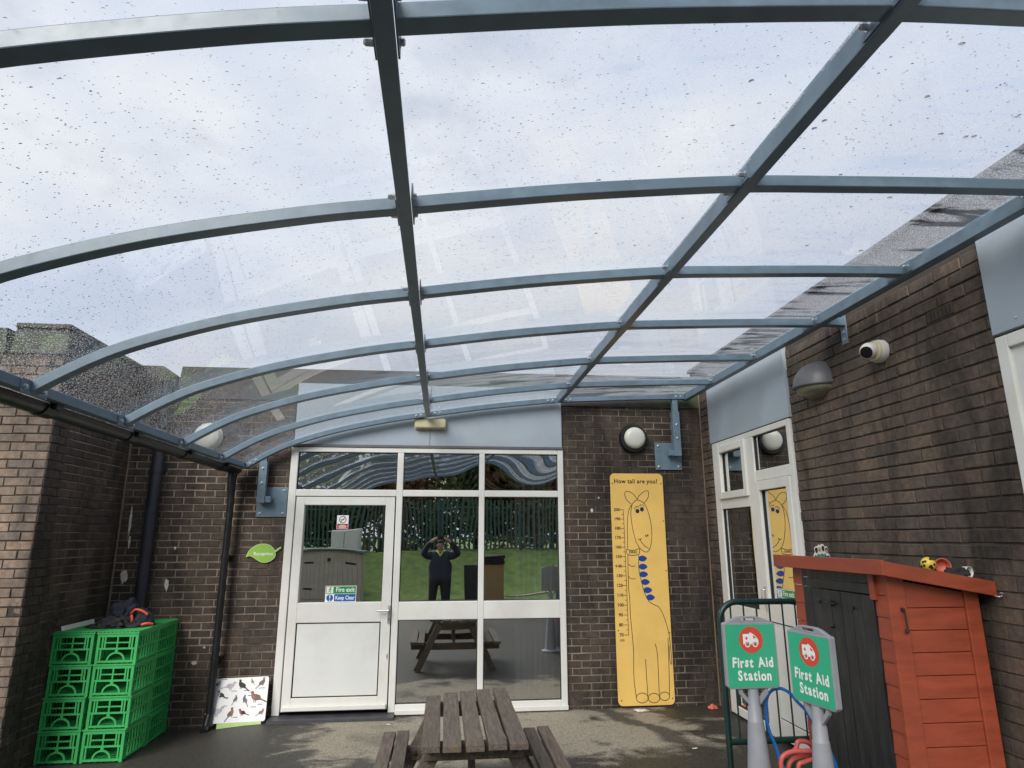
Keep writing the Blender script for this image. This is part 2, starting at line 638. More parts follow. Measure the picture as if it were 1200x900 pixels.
def ground_mat():
    m, nt, b = nmat('wet_tarmac')
    v = posn(nt)
    agg = nt.nodes.new('ShaderNodeTexVoronoi')
    agg.inputs['Scale'].default_value = 95
    nt.links.new(v, agg.inputs['Vector'])
    wet = ramp(nt, agg.outputs['Distance'], [(0.0, (0.100, 0.092, 0.076)), (0.5, (0.040, 0.037, 0.031)), (1.0, (0.016, 0.015, 0.013))])
    dry = ramp(nt, agg.outputs['Distance'], [(0.0, (0.44, 0.395, 0.315)), (0.5, (0.29, 0.258, 0.20)), (1.0, (0.14, 0.122, 0.098))])
    sx = nt.nodes.new('ShaderNodeSeparateXYZ')
    nt.links.new(v, sx.inputs[0])

    def rng_(o, a, bb):
        mr = nt.nodes.new('ShaderNodeMapRange')
        mr.inputs['From Min'].default_value = a
        mr.inputs['From Max'].default_value = bb
        nt.links.new(o, mr.inputs['Value'])
        return mr.outputs['Result']

    def math_(op, a, bb):
        q = nt.nodes.new('ShaderNodeMath')
        q.operation = op
        for i, z in enumerate((a, bb)):
            if hasattr(z, 'is_linked'):
                nt.links.new(z, q.inputs[i])
            else:
                q.inputs[i].default_value = z
        return q.outputs[0]
    # dry zone: sheltered band in front of the entrance and the board
    a = math_('MULTIPLY', rng_(sx.outputs['X'], -1.6, -0.9), rng_(sx.outputs['X'], 3.1, 1.9))
    d = math_('MULTIPLY', a, rng_(sx.outputs['Y'], 5.0, 5.9))
    nb = noi(nt, posn(nt, 'pos', (1, 1.5, 1)), 1.9, 7, 0.62, 0.4)
    dm = math_('ADD', d, math_('MULTIPLY', math_('SUBTRACT', nb, 0.5), 2.6))
    dm = rng_(dm, 0.50, 0.82)
    c = mixc(nt, dm, wet, dry)
    # dark damp run-off line crossing the dry band, and small damp spots
    rl = math_('ABSOLUTE', math_('SUBTRACT', math_('ADD', sx.outputs['X'], math_('MULTIPLY', sx.outputs['Y'], 0.42)), math_('ADD', 4.55, math_('MULTIPLY', math_('SUBTRACT', noi(nt, v, 3, 4), 0.5), 0.5))), 0)
    c = mixc(nt, math_('MULTIPLY', rng_(rl, 0.16, 0.07), math_('MULTIPLY', rng_(sx.outputs['Y'], 4.9, 5.4), 0.85)), c, wet)
    sp = noi(nt, posn(nt, 'pos', (1, 2.2, 1)), 4.2, 4, 0.5)
    c = mixc(nt, rng_(sp, 0.68, 0.74), c, wet)
    mo = noi(nt, v, 1.1, 5, 0.6)
    c = mixc(nt, rng_(mo, 0.55, 0.85), c, (0.042, 0.046, 0.028))
    nt.links.new(c, b.inputs['Base Color'])
    rg = ramp(nt, dm, [(0, (0.52, 0.52, 0.52)), (1, (0.9, 0.9, 0.9))])
    nt.links.new(rg, b.inputs['Roughness'])
    b.inputs['Specular IOR Level'].default_value = 0.4
    bump(nt, b, agg.outputs['Distance'], 0.5, 0.006)
    return m


M_TARMAC = ground_mat()
M_GRASS = M('lawn_grass', (0.12, 0.19, 0.042), 0.9, 0, 0.45, 4, 1.0, 25, dirt=(0.15, 0.16, 0.06), dscale=0.9, damt=0.6)


def glass_mat(name, f0, wav, wscale, wdist, tint=(0.62, 0.68, 0.66)):
    m, nt, b = nmat(name)
    nt.nodes.remove(b)
    out = nt.nodes['Material Output']
    tr = N(nt, 'ShaderNodeBsdfTransparent')
    tr.inputs['Color'].default_value = (*tint, 1)
    gl = N(nt, 'ShaderNodeBsdfGlossy')
    gl.inputs['Roughness'].default_value = 0.0
    gl.inputs['Color'].default_value = (0.96, 0.98, 0.97, 1)
    lw = N(nt, 'ShaderNodeLayerWeight')
    lw.inputs['Blend'].default_value = 0.5
    pw = N(nt, 'ShaderNodeMath', operation='POWER')
    nt.links.new(lw.outputs['Facing'], pw.inputs[0])
    pw.inputs[1].default_value = 2.6
    mr = N(nt, 'ShaderNodeMapRange')
    mr.inputs['To Min'].default_value = f0
    mr.inputs['To Max'].default_value = 0.97
    nt.links.new(pw.outputs[0], mr.inputs['Value'])
    h = noi(nt, posn(nt), wscale, 0.0, 0.4, 0.3)
    bp = N(nt, 'ShaderNodeBump')
    bp.inputs['Strength'].default_value = wav
    bp.inputs['Distance'].default_value = wdist
    nt.links.new(h, bp.inputs['Height'])
    nt.links.new(bp.outputs['Normal'], gl.inputs['Normal'])
    mxs = N(nt, 'ShaderNodeMixShader')
    nt.links.new(mr.outputs['Result'], mxs.inputs['Fac'])
    nt.links.new(tr.outputs[0], mxs.inputs[1])
    nt.links.new(gl.outputs[0], mxs.inputs[2])
    nt.links.new(mxs.outputs[0], out.inputs['Surface'])
    return m


M_GLASS = glass_mat('window_glass', 0.70, 0.25, 1.6, 0.010)
M_GLASSW = glass_mat('rippled_window_glass', 0.74, 1.0, 1.5, 0.020)


def sheet_mat():
    m, nt, b = nmat('clear_polycarbonate')
    nt.nodes.remove(b)
    out = nt.nodes['Material Output']
    tr = N(nt, 'ShaderNodeBsdfTransparent')
    tr.inputs['Color'].default_value = (0.955, 0.965, 0.97, 1)
    gl = N(nt, 'ShaderNodeBsdfGlossy')
    gl.inputs['Roughness'].default_value = 0.02
    lw = N(nt, 'ShaderNodeLayerWeight')
    lw.inputs['Blend'].default_value = 0.5
    pw = N(nt, 'ShaderNodeMath', operation='POWER')
    nt.links.new(lw.outputs['Facing'], pw.inputs[0])
    pw.inputs[1].default_value = 5.0
    fr = N(nt, 'ShaderNodeMapRange')
    fr.inputs['To Min'].default_value = 0.018
    fr.inputs['To Max'].default_value = 0.9
    nt.links.new(pw.outputs[0], fr.inputs['Value'])
    m1 = N(nt, 'ShaderNodeMixShader')
    nt.links.new(fr.outputs[0], m1.inputs['Fac'])
    nt.links.new(tr.outputs[0], m1.inputs[1])
    nt.links.new(gl.outputs[0], m1.inputs[2])
    tl = N(nt, 'ShaderNodeBsdfTranslucent')
    tl.inputs['Color'].default_value = (0.53, 0.54, 0.565, 1)
    # film of fine water, wiped into runs along the fall of the roof
    st = noi(nt, posn(nt, 'pos', (0.5, 3.4, 0.5)), 1.5, 6, 0.62, 1.9)
    sx = N(nt, 'ShaderNodeSeparateXYZ')
    nt.links.new(posn(nt), sx.inputs[0])
    sm = N(nt, 'ShaderNodeMapRange')
    sm.inputs['From Min'].default_value = -2.2
    sm.inputs['From Max'].default_value = 2.8
    nt.links.new(sx.outputs['X'], sm.inputs['Value'])
    side = ramp(nt, sm.outputs['Result'], [(0.0, (0.03,) * 3), (0.30, (0.10,) * 3), (0.58, (0.50,) * 3), (0.95, (0.80,) * 3)])
    a = ramp(nt, st, [(0.43, (0, 0, 0)), (0.49, (1, 1, 1))])
    vo = N(nt, 'ShaderNodeTexVoronoi')
    vo.inputs['Scale'].default_value = 105
    nt.links.new(posn(nt), vo.inputs['Vector'])
    dots = ramp(nt, vo.outputs['Distance'], [(0.22, (0.85, 0.85, 0.85)), (0.36, (0.24, 0.24, 0.24))])
    mu = N(nt, 'ShaderNodeMath', operation='MULTIPLY')
    nt.links.new(a, mu.inputs[0])
    nt.links.new(dots, mu.inputs[1])
    mu2 = N(nt, 'ShaderNodeMath', operation='MULTIPLY')
    nt.links.new(mu.outputs[0], mu2.inputs[0])
    nt.links.new(side, mu2.inputs[1])
    lf_ = N(nt, 'ShaderNodeMapRange')
    lf_.inputs['From Min'].default_value = -0.9
    lf_.inputs['From Max'].default_value = -1.7
    lf_.inputs['To Min'].default_value = 0.03
    lf_.inputs['To Max'].default_value = 0.55
    nt.links.new(sx.outputs['X'], lf_.inputs['Value'])
    mu3 = N(nt, 'ShaderNodeMath', operation='MULTIPLY')
    bead = ramp(nt, vo.outputs['Distance'], [(0.20, (0.9, 0.9, 0.9)), (0.32, (0.0, 0.0, 0.0))])
    nt.links.new(bead, mu3.inputs[0])
    nt.links.new(lf_.outputs[0], mu3.inputs[1])
    mxm = N(nt, 'ShaderNodeMath', operation='MAXIMUM')
    nt.links.new(mu3.outputs[0], mxm.inputs[0])
    nt.links.new(mu2.outputs[0], mxm.inputs[1])
    m2 = N(nt, 'ShaderNodeMixShader')
    nt.links.new(mxm.outputs[0], m2.inputs['Fac'])
    nt.links.new(m1.outputs[0], m2.inputs[1])
    nt.links.new(tl.outputs[0], m2.inputs[2])
    nt.links.new(m2.outputs[0], out.inputs['Surface'])
    return m


M_SHEET = sheet_mat()


def drop_mat():
    m, nt, b = nmat('rain_water')
    b.inputs['Base Color'].default_value = (1, 1, 1, 1)
    b.inputs['Roughness'].default_value = 0.0
    b.inputs['IOR'].default_value = 1.33
    b.inputs['Transmission Weight'].default_value = 1.0
    return m


M_DROP = drop_mat()


def leaf_mat(name, a, bcol):
    m, nt, b = nmat(name)
    rn = nt.nodes.new('ShaderNodeNewGeometry').outputs['Random Per Island']
    c = ramp(nt, rn, [(0, a), (1, bcol)])
    nt.links.new(c, b.inputs['Base Color'])
    b.inputs['Roughness'].default_value = 0.6
    tl = N(nt, 'ShaderNodeBsdfTranslucent')
    nt.links.new(c, tl.inputs['Color'])
    ms = N(nt, 'ShaderNodeMixShader')
    ms.inputs['Fac'].default_value = 0.5
    nt.links.new(b.outputs[0], ms.inputs[1])
    nt.links.new(tl.outputs[0], ms.inputs[2])
    nt.links.new(ms.outputs[0], nt.nodes['Material Output'].inputs['Surface'])
    return m


M_LEAFB = leaf_mat('brown_leaves', (0.17, 0.10, 0.045), (0.30, 0.19, 0.09))
M_LEAFG = leaf_mat('green_leaves', (0.07, 0.10, 0.035), (0.13, 0.15, 0.06))

# ------------------------------------------------------------------ ground and lawn
DY, RX, LX, WY = 6.95, 2.93, -3.23, 5.60      # back wall plane, right wall plane, left wing side plane, left wing front plane


def gz(x, y):
    t = min(1, max(0, (-1.5 - x) / 1.0))
    z = -0.075 * t * t * (3 - 2 * t)
    return z


mb = MB()
xs = list(np.linspace(-12, -4, 9)) + list(np.linspace(-3.8, 4.0, 40)) + [5, 7, 9, 12]
ys = list(np.linspace(-5.0, 3.0, 12)) + list(np.linspace(3.4, 7.1, 16))
vs, fs = [], []
for y in ys:
    for x in xs:
        vs.append((x, y, gz(x, y) + 0.004 * mnoise.noise(Vector((x * 1.3, y * 1.3, 0)))))
for j in range(len(ys) - 1):
    for i in range(len(xs) - 1):
        a = j * len(xs) + i
        fs.append((a, a + 1, a + 1 + len(xs), a + len(xs)))
mb.add(vs, fs)
kind(mb.build('tarmac_ground', M_TARMAC, smooth=True, fixn=False), 'structure')


def lawn_z(x, y):
    t = min(1, max(0, (-5.0 - y) / 4.0))
    return -0.11 + 1.32 * t * t * (3 - 2 * t)


mb = MB()
xs = list(np.linspace(-150, -20, 8)) + list(np.linspace(-16, 16, 33)) + list(np.linspace(20, 150, 8))
ys = list(np.linspace(-150, -20, 8)) + list(np.linspace(-16, -4, 25)) + [0, 4, 8, 20, 60, 150]
vs, fs = [], []
for y in ys:
    for x in xs:
        vs.append((x, y, lawn_z(x, y) + (0.05 * mnoise.noise(Vector((x * 0.5, y * 0.5, 3))) if y < -6 else 0)))
for j in range(len(ys) - 1):
    for i in range(len(xs) - 1):
        a = j * len(xs) + i
        fs.append((a, a + 1, a + 1 + len(xs), a + len(xs)))
mb.add(vs, fs)
kind(mb.build('lawn_terrain', M_GRASS, smooth=True, fixn=False), 'structure')

# ------------------------------------------------------------------ brick walls
BL, BH, BJ = 0.200, 0.0715, 0.009


def proj(p):
    d = Vector(p) - CAM
    z = d.dot(_fw)
    if z < 0.05:
        return None
    return (600 + F_PX * d.dot(_r2) / z, 450 - F_PX * d.dot(_u2) / z, z)


_bm = {}


def brick_mesh(length, depth, var, BH=0.0715, mo=None):
    key = (round(length, 3), depth, var, BH, mo.name if mo else '')
    if key not in _bm:
        rr = random.Random(int(length * 1000) * 7 + var)
        l, h = length / 2, (BH - BJ) / 2
        q = MB()
        fr = []
        for sx, sz in ((-1, -1), (1, -1), (1, 1), (-1, 1)):
            fr.append((sx * (l - 0.004 + rr.uniform(-.0025, .0015)), -rr.uniform(0, 0.0022), sz * (h - 0.004 + rr.uniform(-.002, .001))))
        mid = [(sx * l, 0.005, sz * h) for sx, sz in ((-1, -1), (1, -1), (1, 1), (-1, 1))]
        bk = [(sx * l, depth, sz * h) for sx, sz in ((-1, -1), (1, -1), (1, 1), (-1, 1))]
        q.add(fr + mid + bk, [(0, 1, 2, 3)] + [(4 + i, 4 + (i + 1) % 4, (i + 1) % 4, i) for i in range(4)] + [(8 + i, 8 + (i + 1) % 4, 4 + (i + 1) % 4, 4 + i) for i in range(4)])
        _bm[key] = q.mesh('brick', mo or M_BRICK_O, fixn=False)
    return _bm[key]


def brickwork(parent, P0, ux, nrm, L, z0, z1, holes=(), seed=1, nmax=300, depth=0.05, phase=0, trim0=None, proud=0.007, hide=(), BL=0.200, BH=0.0715, mo=None, mj=None):
    """bricks on the vertical face through P0 along ux (unit), outward normal nrm. local brick -Y = outward"""
    rr = random.Random(seed)
    ux, nrm, P0 = Vector(ux), Vector(nrm), Vector(P0)
    cand = []
    rows = int((z1 - z0) / BH)
    for r_ in range(rows):
        zc = z0 + (r_ + 0.5) * BH
        par = (r_ + phase) % 2
        u = -BL * 0.5 * par
        start = 0.0
        if trim0 is not None:
            start = trim0[par]
        blocked = [(h[0], h[1]) for h in holes if h[2] < zc < h[3]]
        while u < L:
            a, b_ = max(u, start), min(u + BL - BJ, L)
            segs = [(a, b_)]
            for h0, h1 in blocked:
                ns = []
                for s0, s1 in segs:
                    if h1 <= s0 or h0 >= s1:
                        ns.append((s0, s1))
                    else:
                        if s0 < h0:
                            ns.append((s0, h0))
                        if s1 > h1:
                            ns.append((h1, s1))
                segs = ns
            for s0, s1 in segs:
                if s1 - s0 > 0.03:
                    cand.append(((s0 + s1) / 2, zc, round((s1 - s0) / 0.005) * 0.005))
            u += BL
    sc = []
    for i, (u, z, l) in enumerate(cand):
        p = P0 + ux * u + Vector((0, 0, z))
        q = proj(p)
        if q is None or not (5 < q[0] < 1195 and 5 < q[1] < 895) or any(h[0] < q[0] < h[1] and h[2] < q[1] < h[3] for h in hide):
            sc.append(0)
            continue
        view = (CAM - p).normalized()
        sc.append(l * abs(view.dot(nrm)) / q[2] ** 2)
    order = sorted(range(len(cand)), key=lambda i: -sc[i])
    single = set(i for i in order[:nmax] if sc[i] > 0)
    rz = math.atan2(nrm.y, nrm.x) + math.pi / 2
    off = wloc(parent)
    mbj = MB()
    for i, (u, z, l) in enumerate(cand):
        pr = proud + rr.uniform(-0.003, 0.003)
        p = P0 + ux * (u + rr.uniform(-.0015, .0015)) + nrm * pr + Vector((0, 0, z + rr.uniform(-.0012, .0012)))
        if i in single:
            o = bpy.data.objects.new('brick', brick_mesh(l, depth, rr.randrange(5), BH, mo))
            COL.objects.link(o)
            o.parent = parent
            o.location = p - off
            o.rotation_euler = (0, rr.uniform(-.006, .006), rz)
        else:
            hl, hh = ux * l / 2, Vector((0, 0, (BH - BJ) / 2))
            bk = -nrm * depth
            c4 = [p - hl - hh, p + hl - hh, p + hl + hh, p - hl + hh]
            mbj.add(c4 + [c + bk for c in c4], [(0, 1, 2, 3), (4, 0, 3, 7), (1, 5, 6, 2), (3, 2, 6, 7), (4, 5, 1, 0)])
    if mbj.v:
        kind(mbj.build('brickwork', mj or M_BRICK_I, parent, fixn=False), 'stuff')


def slab_cells(mb_, us, zs, holes, P0, ux, nrm, th):
    ux, nrm, P0 = Vector(ux), Vector(nrm), Vector(P0)
    for i in range(len(us) - 1):
        for j in range(len(zs) - 1):
            uc, zc = (us[i] + us[i + 1]) / 2, (zs[j] + zs[j + 1]) / 2
            if any(h[0] < uc < h[1] and h[2] < zc < h[3] for h in holes):
                continue
            c = P0 + ux * uc - nrm * th / 2 + Vector((0, 0, zc))
            mb_.obox(c, ux * (us[i + 1] - us[i]) / 2, nrm * th / 2, Vector((0, 0, (zs[j + 1] - zs[j]) / 2)))


# back wall, X from LX to RX on plane Y = DY, facing -Y
FX0, FX1, FZ1 = -1.595, 1.31, 2.635           # entrance screen outline
wb = thing('brick_wall', 'dark brown brick wall around the white glazed entrance at the back', 'wall', (0, DY, 0))
U0 = LX - 0.3
hole_b = [(FX0 - U0, FX1 - U0, -0.2, 3.30)]
mb = MB()
slab_cells(mb, [0, FX0 - U0, FX1 - U0, RX + 0.3 - U0], [-0.15, 3.22], [(FX0 - U0, FX1 - U0, -0.2, 3.3)], (U0, DY, 0), (1, 0, 0), (0, -1, 0), 0.22)
mb.box(FX0, FX1, DY + 0.02, DY + 0.20, FZ1 + 0.01, 3.22)
mb.build('mortar_bed', M_MORTAR, wb)
brickwork(wb, (LX, DY, 0), (1, 0, 0), (0, -1, 0), RX - LX, -0.11, 3.22, [(FX0 - LX, FX1 - LX, -0.2, 3.4)], seed=3, proud=0.004, hide=[(30, 200, 725, 900), (715, 790, 556, 830)])
# parapet above, open at one joint
mb = MB()
mb.prism([(LX, 3.14), (-2.842, 3.14), (-2.86, 3.39), (-3.0, 3.487), (LX, 3.487)], (0, DY - .016, 0), (1, 0, 0), (0, 0, 1), (0, 0.2, 0))
mb.prism([(-2.837, 3.14), (RX, 3.14), (RX, 3.51), (-2.80, 3.485)], (0, DY - .016, 0), (1, 0, 0), (0, 0, 1), (0, 0.2, 0))
mb.pieces('parapet', M_PARAPET, wb)

mb = MB()
q_ = random.Random(31)
for x, z, w_, h_ in ((-3.12, 1.86, .016, .15), (-3.105, 1.66, .012, .06), (-3.11, 1.33, .035, .07), (-2.70, 1.245, .022, .065), (-2.66, 1.60, .012, .018), (-2.36, .52, .028, .022), (-2.28, .66, .012, .012), (1.62, 1.98, .016, .028), (1.70, 2.12, .010, .012)):
    mb.add([(x + w_ * math.cos(a) * q_.uniform(.6, 1.2), DY - .0125, z + h_ * math.sin(a) * q_.uniform(.55, 1.15)) for a in np.linspace(0, 2 * math.pi, 14, endpoint=False)], [tuple(range(14))])
mb.pieces('paint_splash', M_LITTER, wb, fixn=False)

# left wing, front face on Y = WY (facing -Y) and side face on X = LX (facing +X)
wl_ = thing('brick_wall', 'projecting brown brick corner wall behind the green crates', 'wall', (LX, WY, 0))
mb = MB()
mb.box(-9.0, LX, WY, WY + 0.25, -0.15, 3.22)
mb.build('mortar_bed', M_MORTAR_D, wl_)
mb = MB()
mb.box(LX - 0.25, LX, WY + 0.25, DY, -0.15, 3.22)
mb.build('mortar_bed', M_MORTAR, wl_)
brickwork(wl_, (LX, WY, 0), (-1, 0, 0), (0, -1, 0), 2.6, -0.11, 3.22, seed=5, nmax=120, depth=0.1, trim0=(0.0, 0.0), mo=M_BRICKLIT_O, mj=M_BRICKLIT_I)
brickwork(wl_, (LX, WY, 0), (0, 1, 0), (1, 0, 0), DY - WY, -0.11, 3.22, seed=6, nmax=180, depth=0.1, trim0=(-0.005, -0.005), hide=[(30, 200, 735, 900)])
mb = MB()
mb.prism([(LX + 0.012, 3.222), (-3.655, 3.222), (-3.638, 3.44), (LX + 0.012, 3.44)], (0, WY - 0.012, 0), (1, 0, 0), (0, 0, 1), (0, 0.2, 0))
mb.prism([(-3.70, 3.222), (-9.0, 3.222), (-9.0, 3.44), (-3.71, 3.44)], (0, WY - 0.012, 0), (1, 0, 0), (0, 0, 1), (0, 0.2, 0))
mb.box(LX - 0.2, LX + 0.012, WY + 0.19, DY, 3.222, 3.44)
mb.pieces('parapet', M_PARAPET, wl_)
mb = MB()
mb.prism([(-3.64, 3.443), (LX + 0.03, 3.443), (LX + 0.03, 3.485), (-3.635, 3.485)], (0, WY - 0.03, 0), (1, 0, 0), (0, 0, 1), (0, 0.24, 0))
mb.box(LX - 0.2, LX + 0.03, WY + 0.212, DY - 0.02, 3.443, 3.485)
mb.build('coping', M_PARAPET, wl_, bevel=0.006)

mb = MB()
mb.tube([(LX + .012, DY - .012, -.1), (LX + .014, DY - .012, 1.2), (LX + .011, DY - .013, 3.2)], .012, 6)
mb.build('sealant_bead', M_SEAL, wl_)
# right wall on X = RX facing -X, running towards the camera; u = DY - y
wr = thing('brick_wall', 'dark weathered brick wall carrying the floodlight and security camera', 'wall', (RX, 4.0, 0))
DR0, DR1, DRZ = 5.045, 6.635, 2.68            # glazed side door (Y range)
ER1 = 2.95                                    # second door opening ends here
h_r = [(DY - DR1, DY - DR0, -0.2, 3.40), (DY - ER1, DY - 1.2, -0.2, 3.40)]
mb = MB()
slab_cells(mb, [0, DY - DR1, DY - DR0, DY - ER1, DY - 1.2, DY + 2.0], [-0.15, 3.30], h_r, (RX, DY, 0), (0, -1, 0), (-1, 0, 0), 0.22)
mb.box(RX + 0.02, RX + 0.2, DR0, DR1, DRZ + 0.012, 3.30)
mb.box(RX + 0.02, RX + 0.2, 1.2, ER1, 2.735, 3.30)
mb.build('mortar_bed', M_MORTAR, wr)
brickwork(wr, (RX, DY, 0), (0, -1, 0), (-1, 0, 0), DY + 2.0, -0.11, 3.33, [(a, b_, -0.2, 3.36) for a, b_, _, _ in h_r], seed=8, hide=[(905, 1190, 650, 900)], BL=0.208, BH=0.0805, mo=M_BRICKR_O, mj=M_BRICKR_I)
mb = MB()
mb.box(RX - 0.012, RX + 0.2, -2.0, DY + 0.2, 3.34, 3.60)
mb.pieces('parapet', M_LEAD, wr)
mb = MB()
mb.box(RX - 0.05, RX + 0.24, -2.0, DY + 0.2, 3.603, 3.635)
mb.build('coping', M_LEAD, wr, bevel=0.005)
mb = MB()
mb.tube([(RX - .012, DY - .012, -.1), (RX - .013, DY - .012, 1.5), (RX - .011, DY - .013, 3.3)], .009, 6)
mb.build('sealant_bead', M_SEAL, wr)
# air brick with slots
mb = MB()
mb.box(RX - 0.012, RX + 0.05, 3.20, 3.40, 2.965, 3.030)
ab = mb.build('air_brick', M_BRICK_I, wr, fixn=False)
mb = MB()
for k in range(6):
    mb.box(RX - 0.014, RX - 0.0122, 3.215 + k * 0.03, 3.229 + k * 0.03, 2.975, 3.020)
mb.pieces('slot', M_GASKET, ab)

# dark rooms behind the glazing
mb = MB()
for x0, x1, y0, y1, z0, z1 in ((-2.2, 1.9, 10.6, 10.7, -.1, 3.2), (-2.3, -2.2, DY + .23, 10.7, -.1, 3.2), (1.9, 2.0, DY + .23, 10.7, -.1, 3.2), (-2.3, 2.0, DY + .23, 10.7, 3.0, 3.2), (-2.3, 2.0, DY + .23, 10.7, -.12, 0.0)):
    mb.box(x0, x1, y0, y1, z0, z1)
kind(mb.build('interior_room', M_ROOM), 'structure')
mb = MB()
for x0, x1, y0, y1, z0, z1 in ((5.6, 5.7, 4.6, 6.9, -.1, 3.2), (RX + .23, 5.7, 4.6, 4.7, -.1, 3.2), (RX + .23, 5.7, 6.8, 6.9, -.1, 3.2), (RX + .23, 5.7, 4.6, 6.9, 3.0, 3.2), (RX + .23, 5.7, 4.6, 6.9, -.12, 0.0)):
    mb.box(x0, x1, y0, y1, z0, z1)
kind(mb.build('interior_lobby', M_ROOM), 'structure')
# curtain inside the right lower pane
mb = MB()
pts = []
for i in range(61):
    u = i / 60
    pts.append((0.80 + 0.42 * u, 7.20 + 0.035 * math.sin(u * 44) + 0.01 * math.sin(u * 97)))
vs = [(x, y, 0.02) for x, y in pts] + [(x, y, 2.5) for x, y in pts]
mb.add(vs, [(i, i + 1, 62 + i, 61 + i) for i in range(60)])
tag(mb.build('curtain', M_CURTAIN, smooth=True, fixn=False), 'pale grey curtain hanging inside the pane at the right of the entrance', 'curtain')

# ------------------------------------------------------------------ glazed entrance
es = thing('glazed_entrance', 'white framed glazed entrance screen with a half glazed door', 'entrance', (0, DY, 0))
FY0, FY1 = DY - 0.035, DY + 0.06
mb = MB()
mb.box(FX0, FX0 + 0.075, FY0, FY1, 0.03, FZ1)          # jambs
mb.box(FX1 - 0.062, FX1, FY0, FY1, 0.03, FZ1)
mb.box(FX0 + 0.075, FX1 - 0.062, FY0, FY1, FZ1 - 0.05, FZ1)  # head
mb.box(-0.486, -0.42, FY0, FY1, 0.03, FZ1 - 0.05)     # mullions
mb.box(0.388, 0.447, FY0, FY1, 0.10, FZ1 - 0.05)
mb.box(FX0 + 0.075, -0.486, FY0 + 0.002, FY1, 2.122, 2.19)   # transoms
mb.box(-0.42, 0.388, FY0 + 0.002, FY1, 2.122, 2.19)
mb.box(0.447, FX1 - 0.062, FY0 + 0.002, FY1, 2.122, 2.19)
mb.box(-0.42, 0.388, FY0 + 0.002, FY1, 0.885, 1.062)  # mid band
mb.box(0.447, FX1 - 0.062, FY0 + 0.002, FY1, 0.885, 1.062)
mb.box(-0.42, FX1 - 0.062, FY0 + 0.002, FY1, 0.03, 0.10)     # bottom
mb.build('frame', M_WHITE, es, bevel=0.006)
mb = MB()
mb.box(-0.42, FX1, FY0 - 0.03, FY0 - 0.001, 0.012, 0.055)
mb.build('sill', M_WHITE, es, bevel=0.005)
for nm, mt, x0, x1, z0, z1 in (('top_pane', M_GLASSW, FX0 + .075, -.486, 2.19, FZ1 - .05), ('top_pane', M_GLASSW, -.42, .388, 2.19, FZ1 - .05), ('top_pane', M_GLASSW, .447, FX1 - .062, 2.19, FZ1 - .05),
                           ('pane', M_GLASS, -.42, .388, 1.062, 2.122), ('pane', M_GLASS, .447, FX1 - .062, 1.062, 2.122), ('pane', M_GLASS, -.42, .388, .10, .885), ('pane', M_GLASS, .447, FX1 - .062, .10, .885)):
    mb = MB()
    yy = DY + 0.004
    mb.add([(x0 - .004, yy, z0 - .004), (x1 + .004, yy, z0 - .004), (x1 + .004, yy, z1 + .004), (x0 - .004, yy, z1 + .004)], [(0, 1, 2, 3)])
    p_ = mb.build(nm, mt, es, fixn=False)
    mb = MB()
    g = 0.007
    for a in ((x0, x1, z0, z0 + g), (x0, x1, z1 - g, z1), (x0, x0 + g, z0 + g, z1 - g), (x1 - g, x1, z0 + g, z1 - g)):
        mb.box(a[0], a[1], DY - 0.012, DY + 0.002, a[2], a[3])
    mb.build('gasket', M_GASKET, p_)
# door leaf
LX0, LX1, LZ0, LZ1 = -1.505, -0.496, 0.065, 2.112
dgx0, dgx1, dgz0, dgz1 = -1.419, -0.590, 1.062, 2.030
door = MB()
yb0, yb1 = FY0 - 0.012, FY1 - 0.02
door.box(LX0, dgx0, yb0, yb1, LZ0, LZ1)
door.box(dgx1, LX1, yb0, yb1, LZ0, LZ1)
door.box(dgx0, dgx1, yb0, yb1, dgz1, LZ1)
door.box(dgx0, dgx1, yb0, yb1, 0.875, dgz0)
door.box(dgx0, dgx1, yb0, yb1, LZ0, 0.185)
dr = door.build('door', M_WHITE, es, bevel=0.004)
mb = MB()
mb.box(dgx0 + .012, dgx1 - .012, yb0 + 0.010, yb1 - .01, 0.197, 0.863)
mb.build('lower_panel', M_PANELW, dr)
mb = MB()
for a in ((dgx0, dgx1, .187, .194), (dgx0, dgx1, .866, .873), (dgx0, dgx0 + .007, .194, .866), (dgx1 - .007, dgx1, .194, .866)):
    mb.box(a[0], a[1], yb0 + .012, yb1 - .02, a[2], a[3])
mb.build('gasket', M_GASKET, dr)
mb = MB()
yy = DY + 0.002
mb.add([(dgx0 - .004, yy, dgz0 - .004), (dgx1 + .004, yy, dgz0 - .004), (dgx1 + .004, yy, dgz1 + .004), (dgx0 - .004, yy, dgz1 + .004)], [(0, 1, 2, 3)])
mb.build('pane', M_GLASS, dr, fixn=False)
mb = MB()
mb.box(LX0 + 0.02, LX1 - 0.01, yb0 - 0.03, yb0 - .001, 0.075, 0.115)
mb.build('weather_bar', M_WHITE, dr, bevel=0.004)
mb = MB()
mb.box(-0.525, -0.502, yb0 - 0.012, yb0, 0.86, 1.03)
mb.tube([(-0.513, yb0 - .01, .985), (-0.513, yb0 - .05, .985), (-0.63, yb0 - .05, .985)], 0.009, 8)
mb.lathe([(0.008, 0), (0.008, 0.012)], (-0.513, yb0, .90), (0, -1, 0), 10)
mb.build('handle', M_BOLT, dr, smooth=True)
mb = MB()
mb.box(-0.52, -0.508, yb0 - 0.006, yb0 + 0.001, 0.53, 0.57)
mb.build('lock', M_BOLT, dr)
mb = MB()
mb.box(FX0, -0.42, DY - .20, DY + 0.05, -0.02, 0.028)
mb.build('threshold', M_LEAD, es)
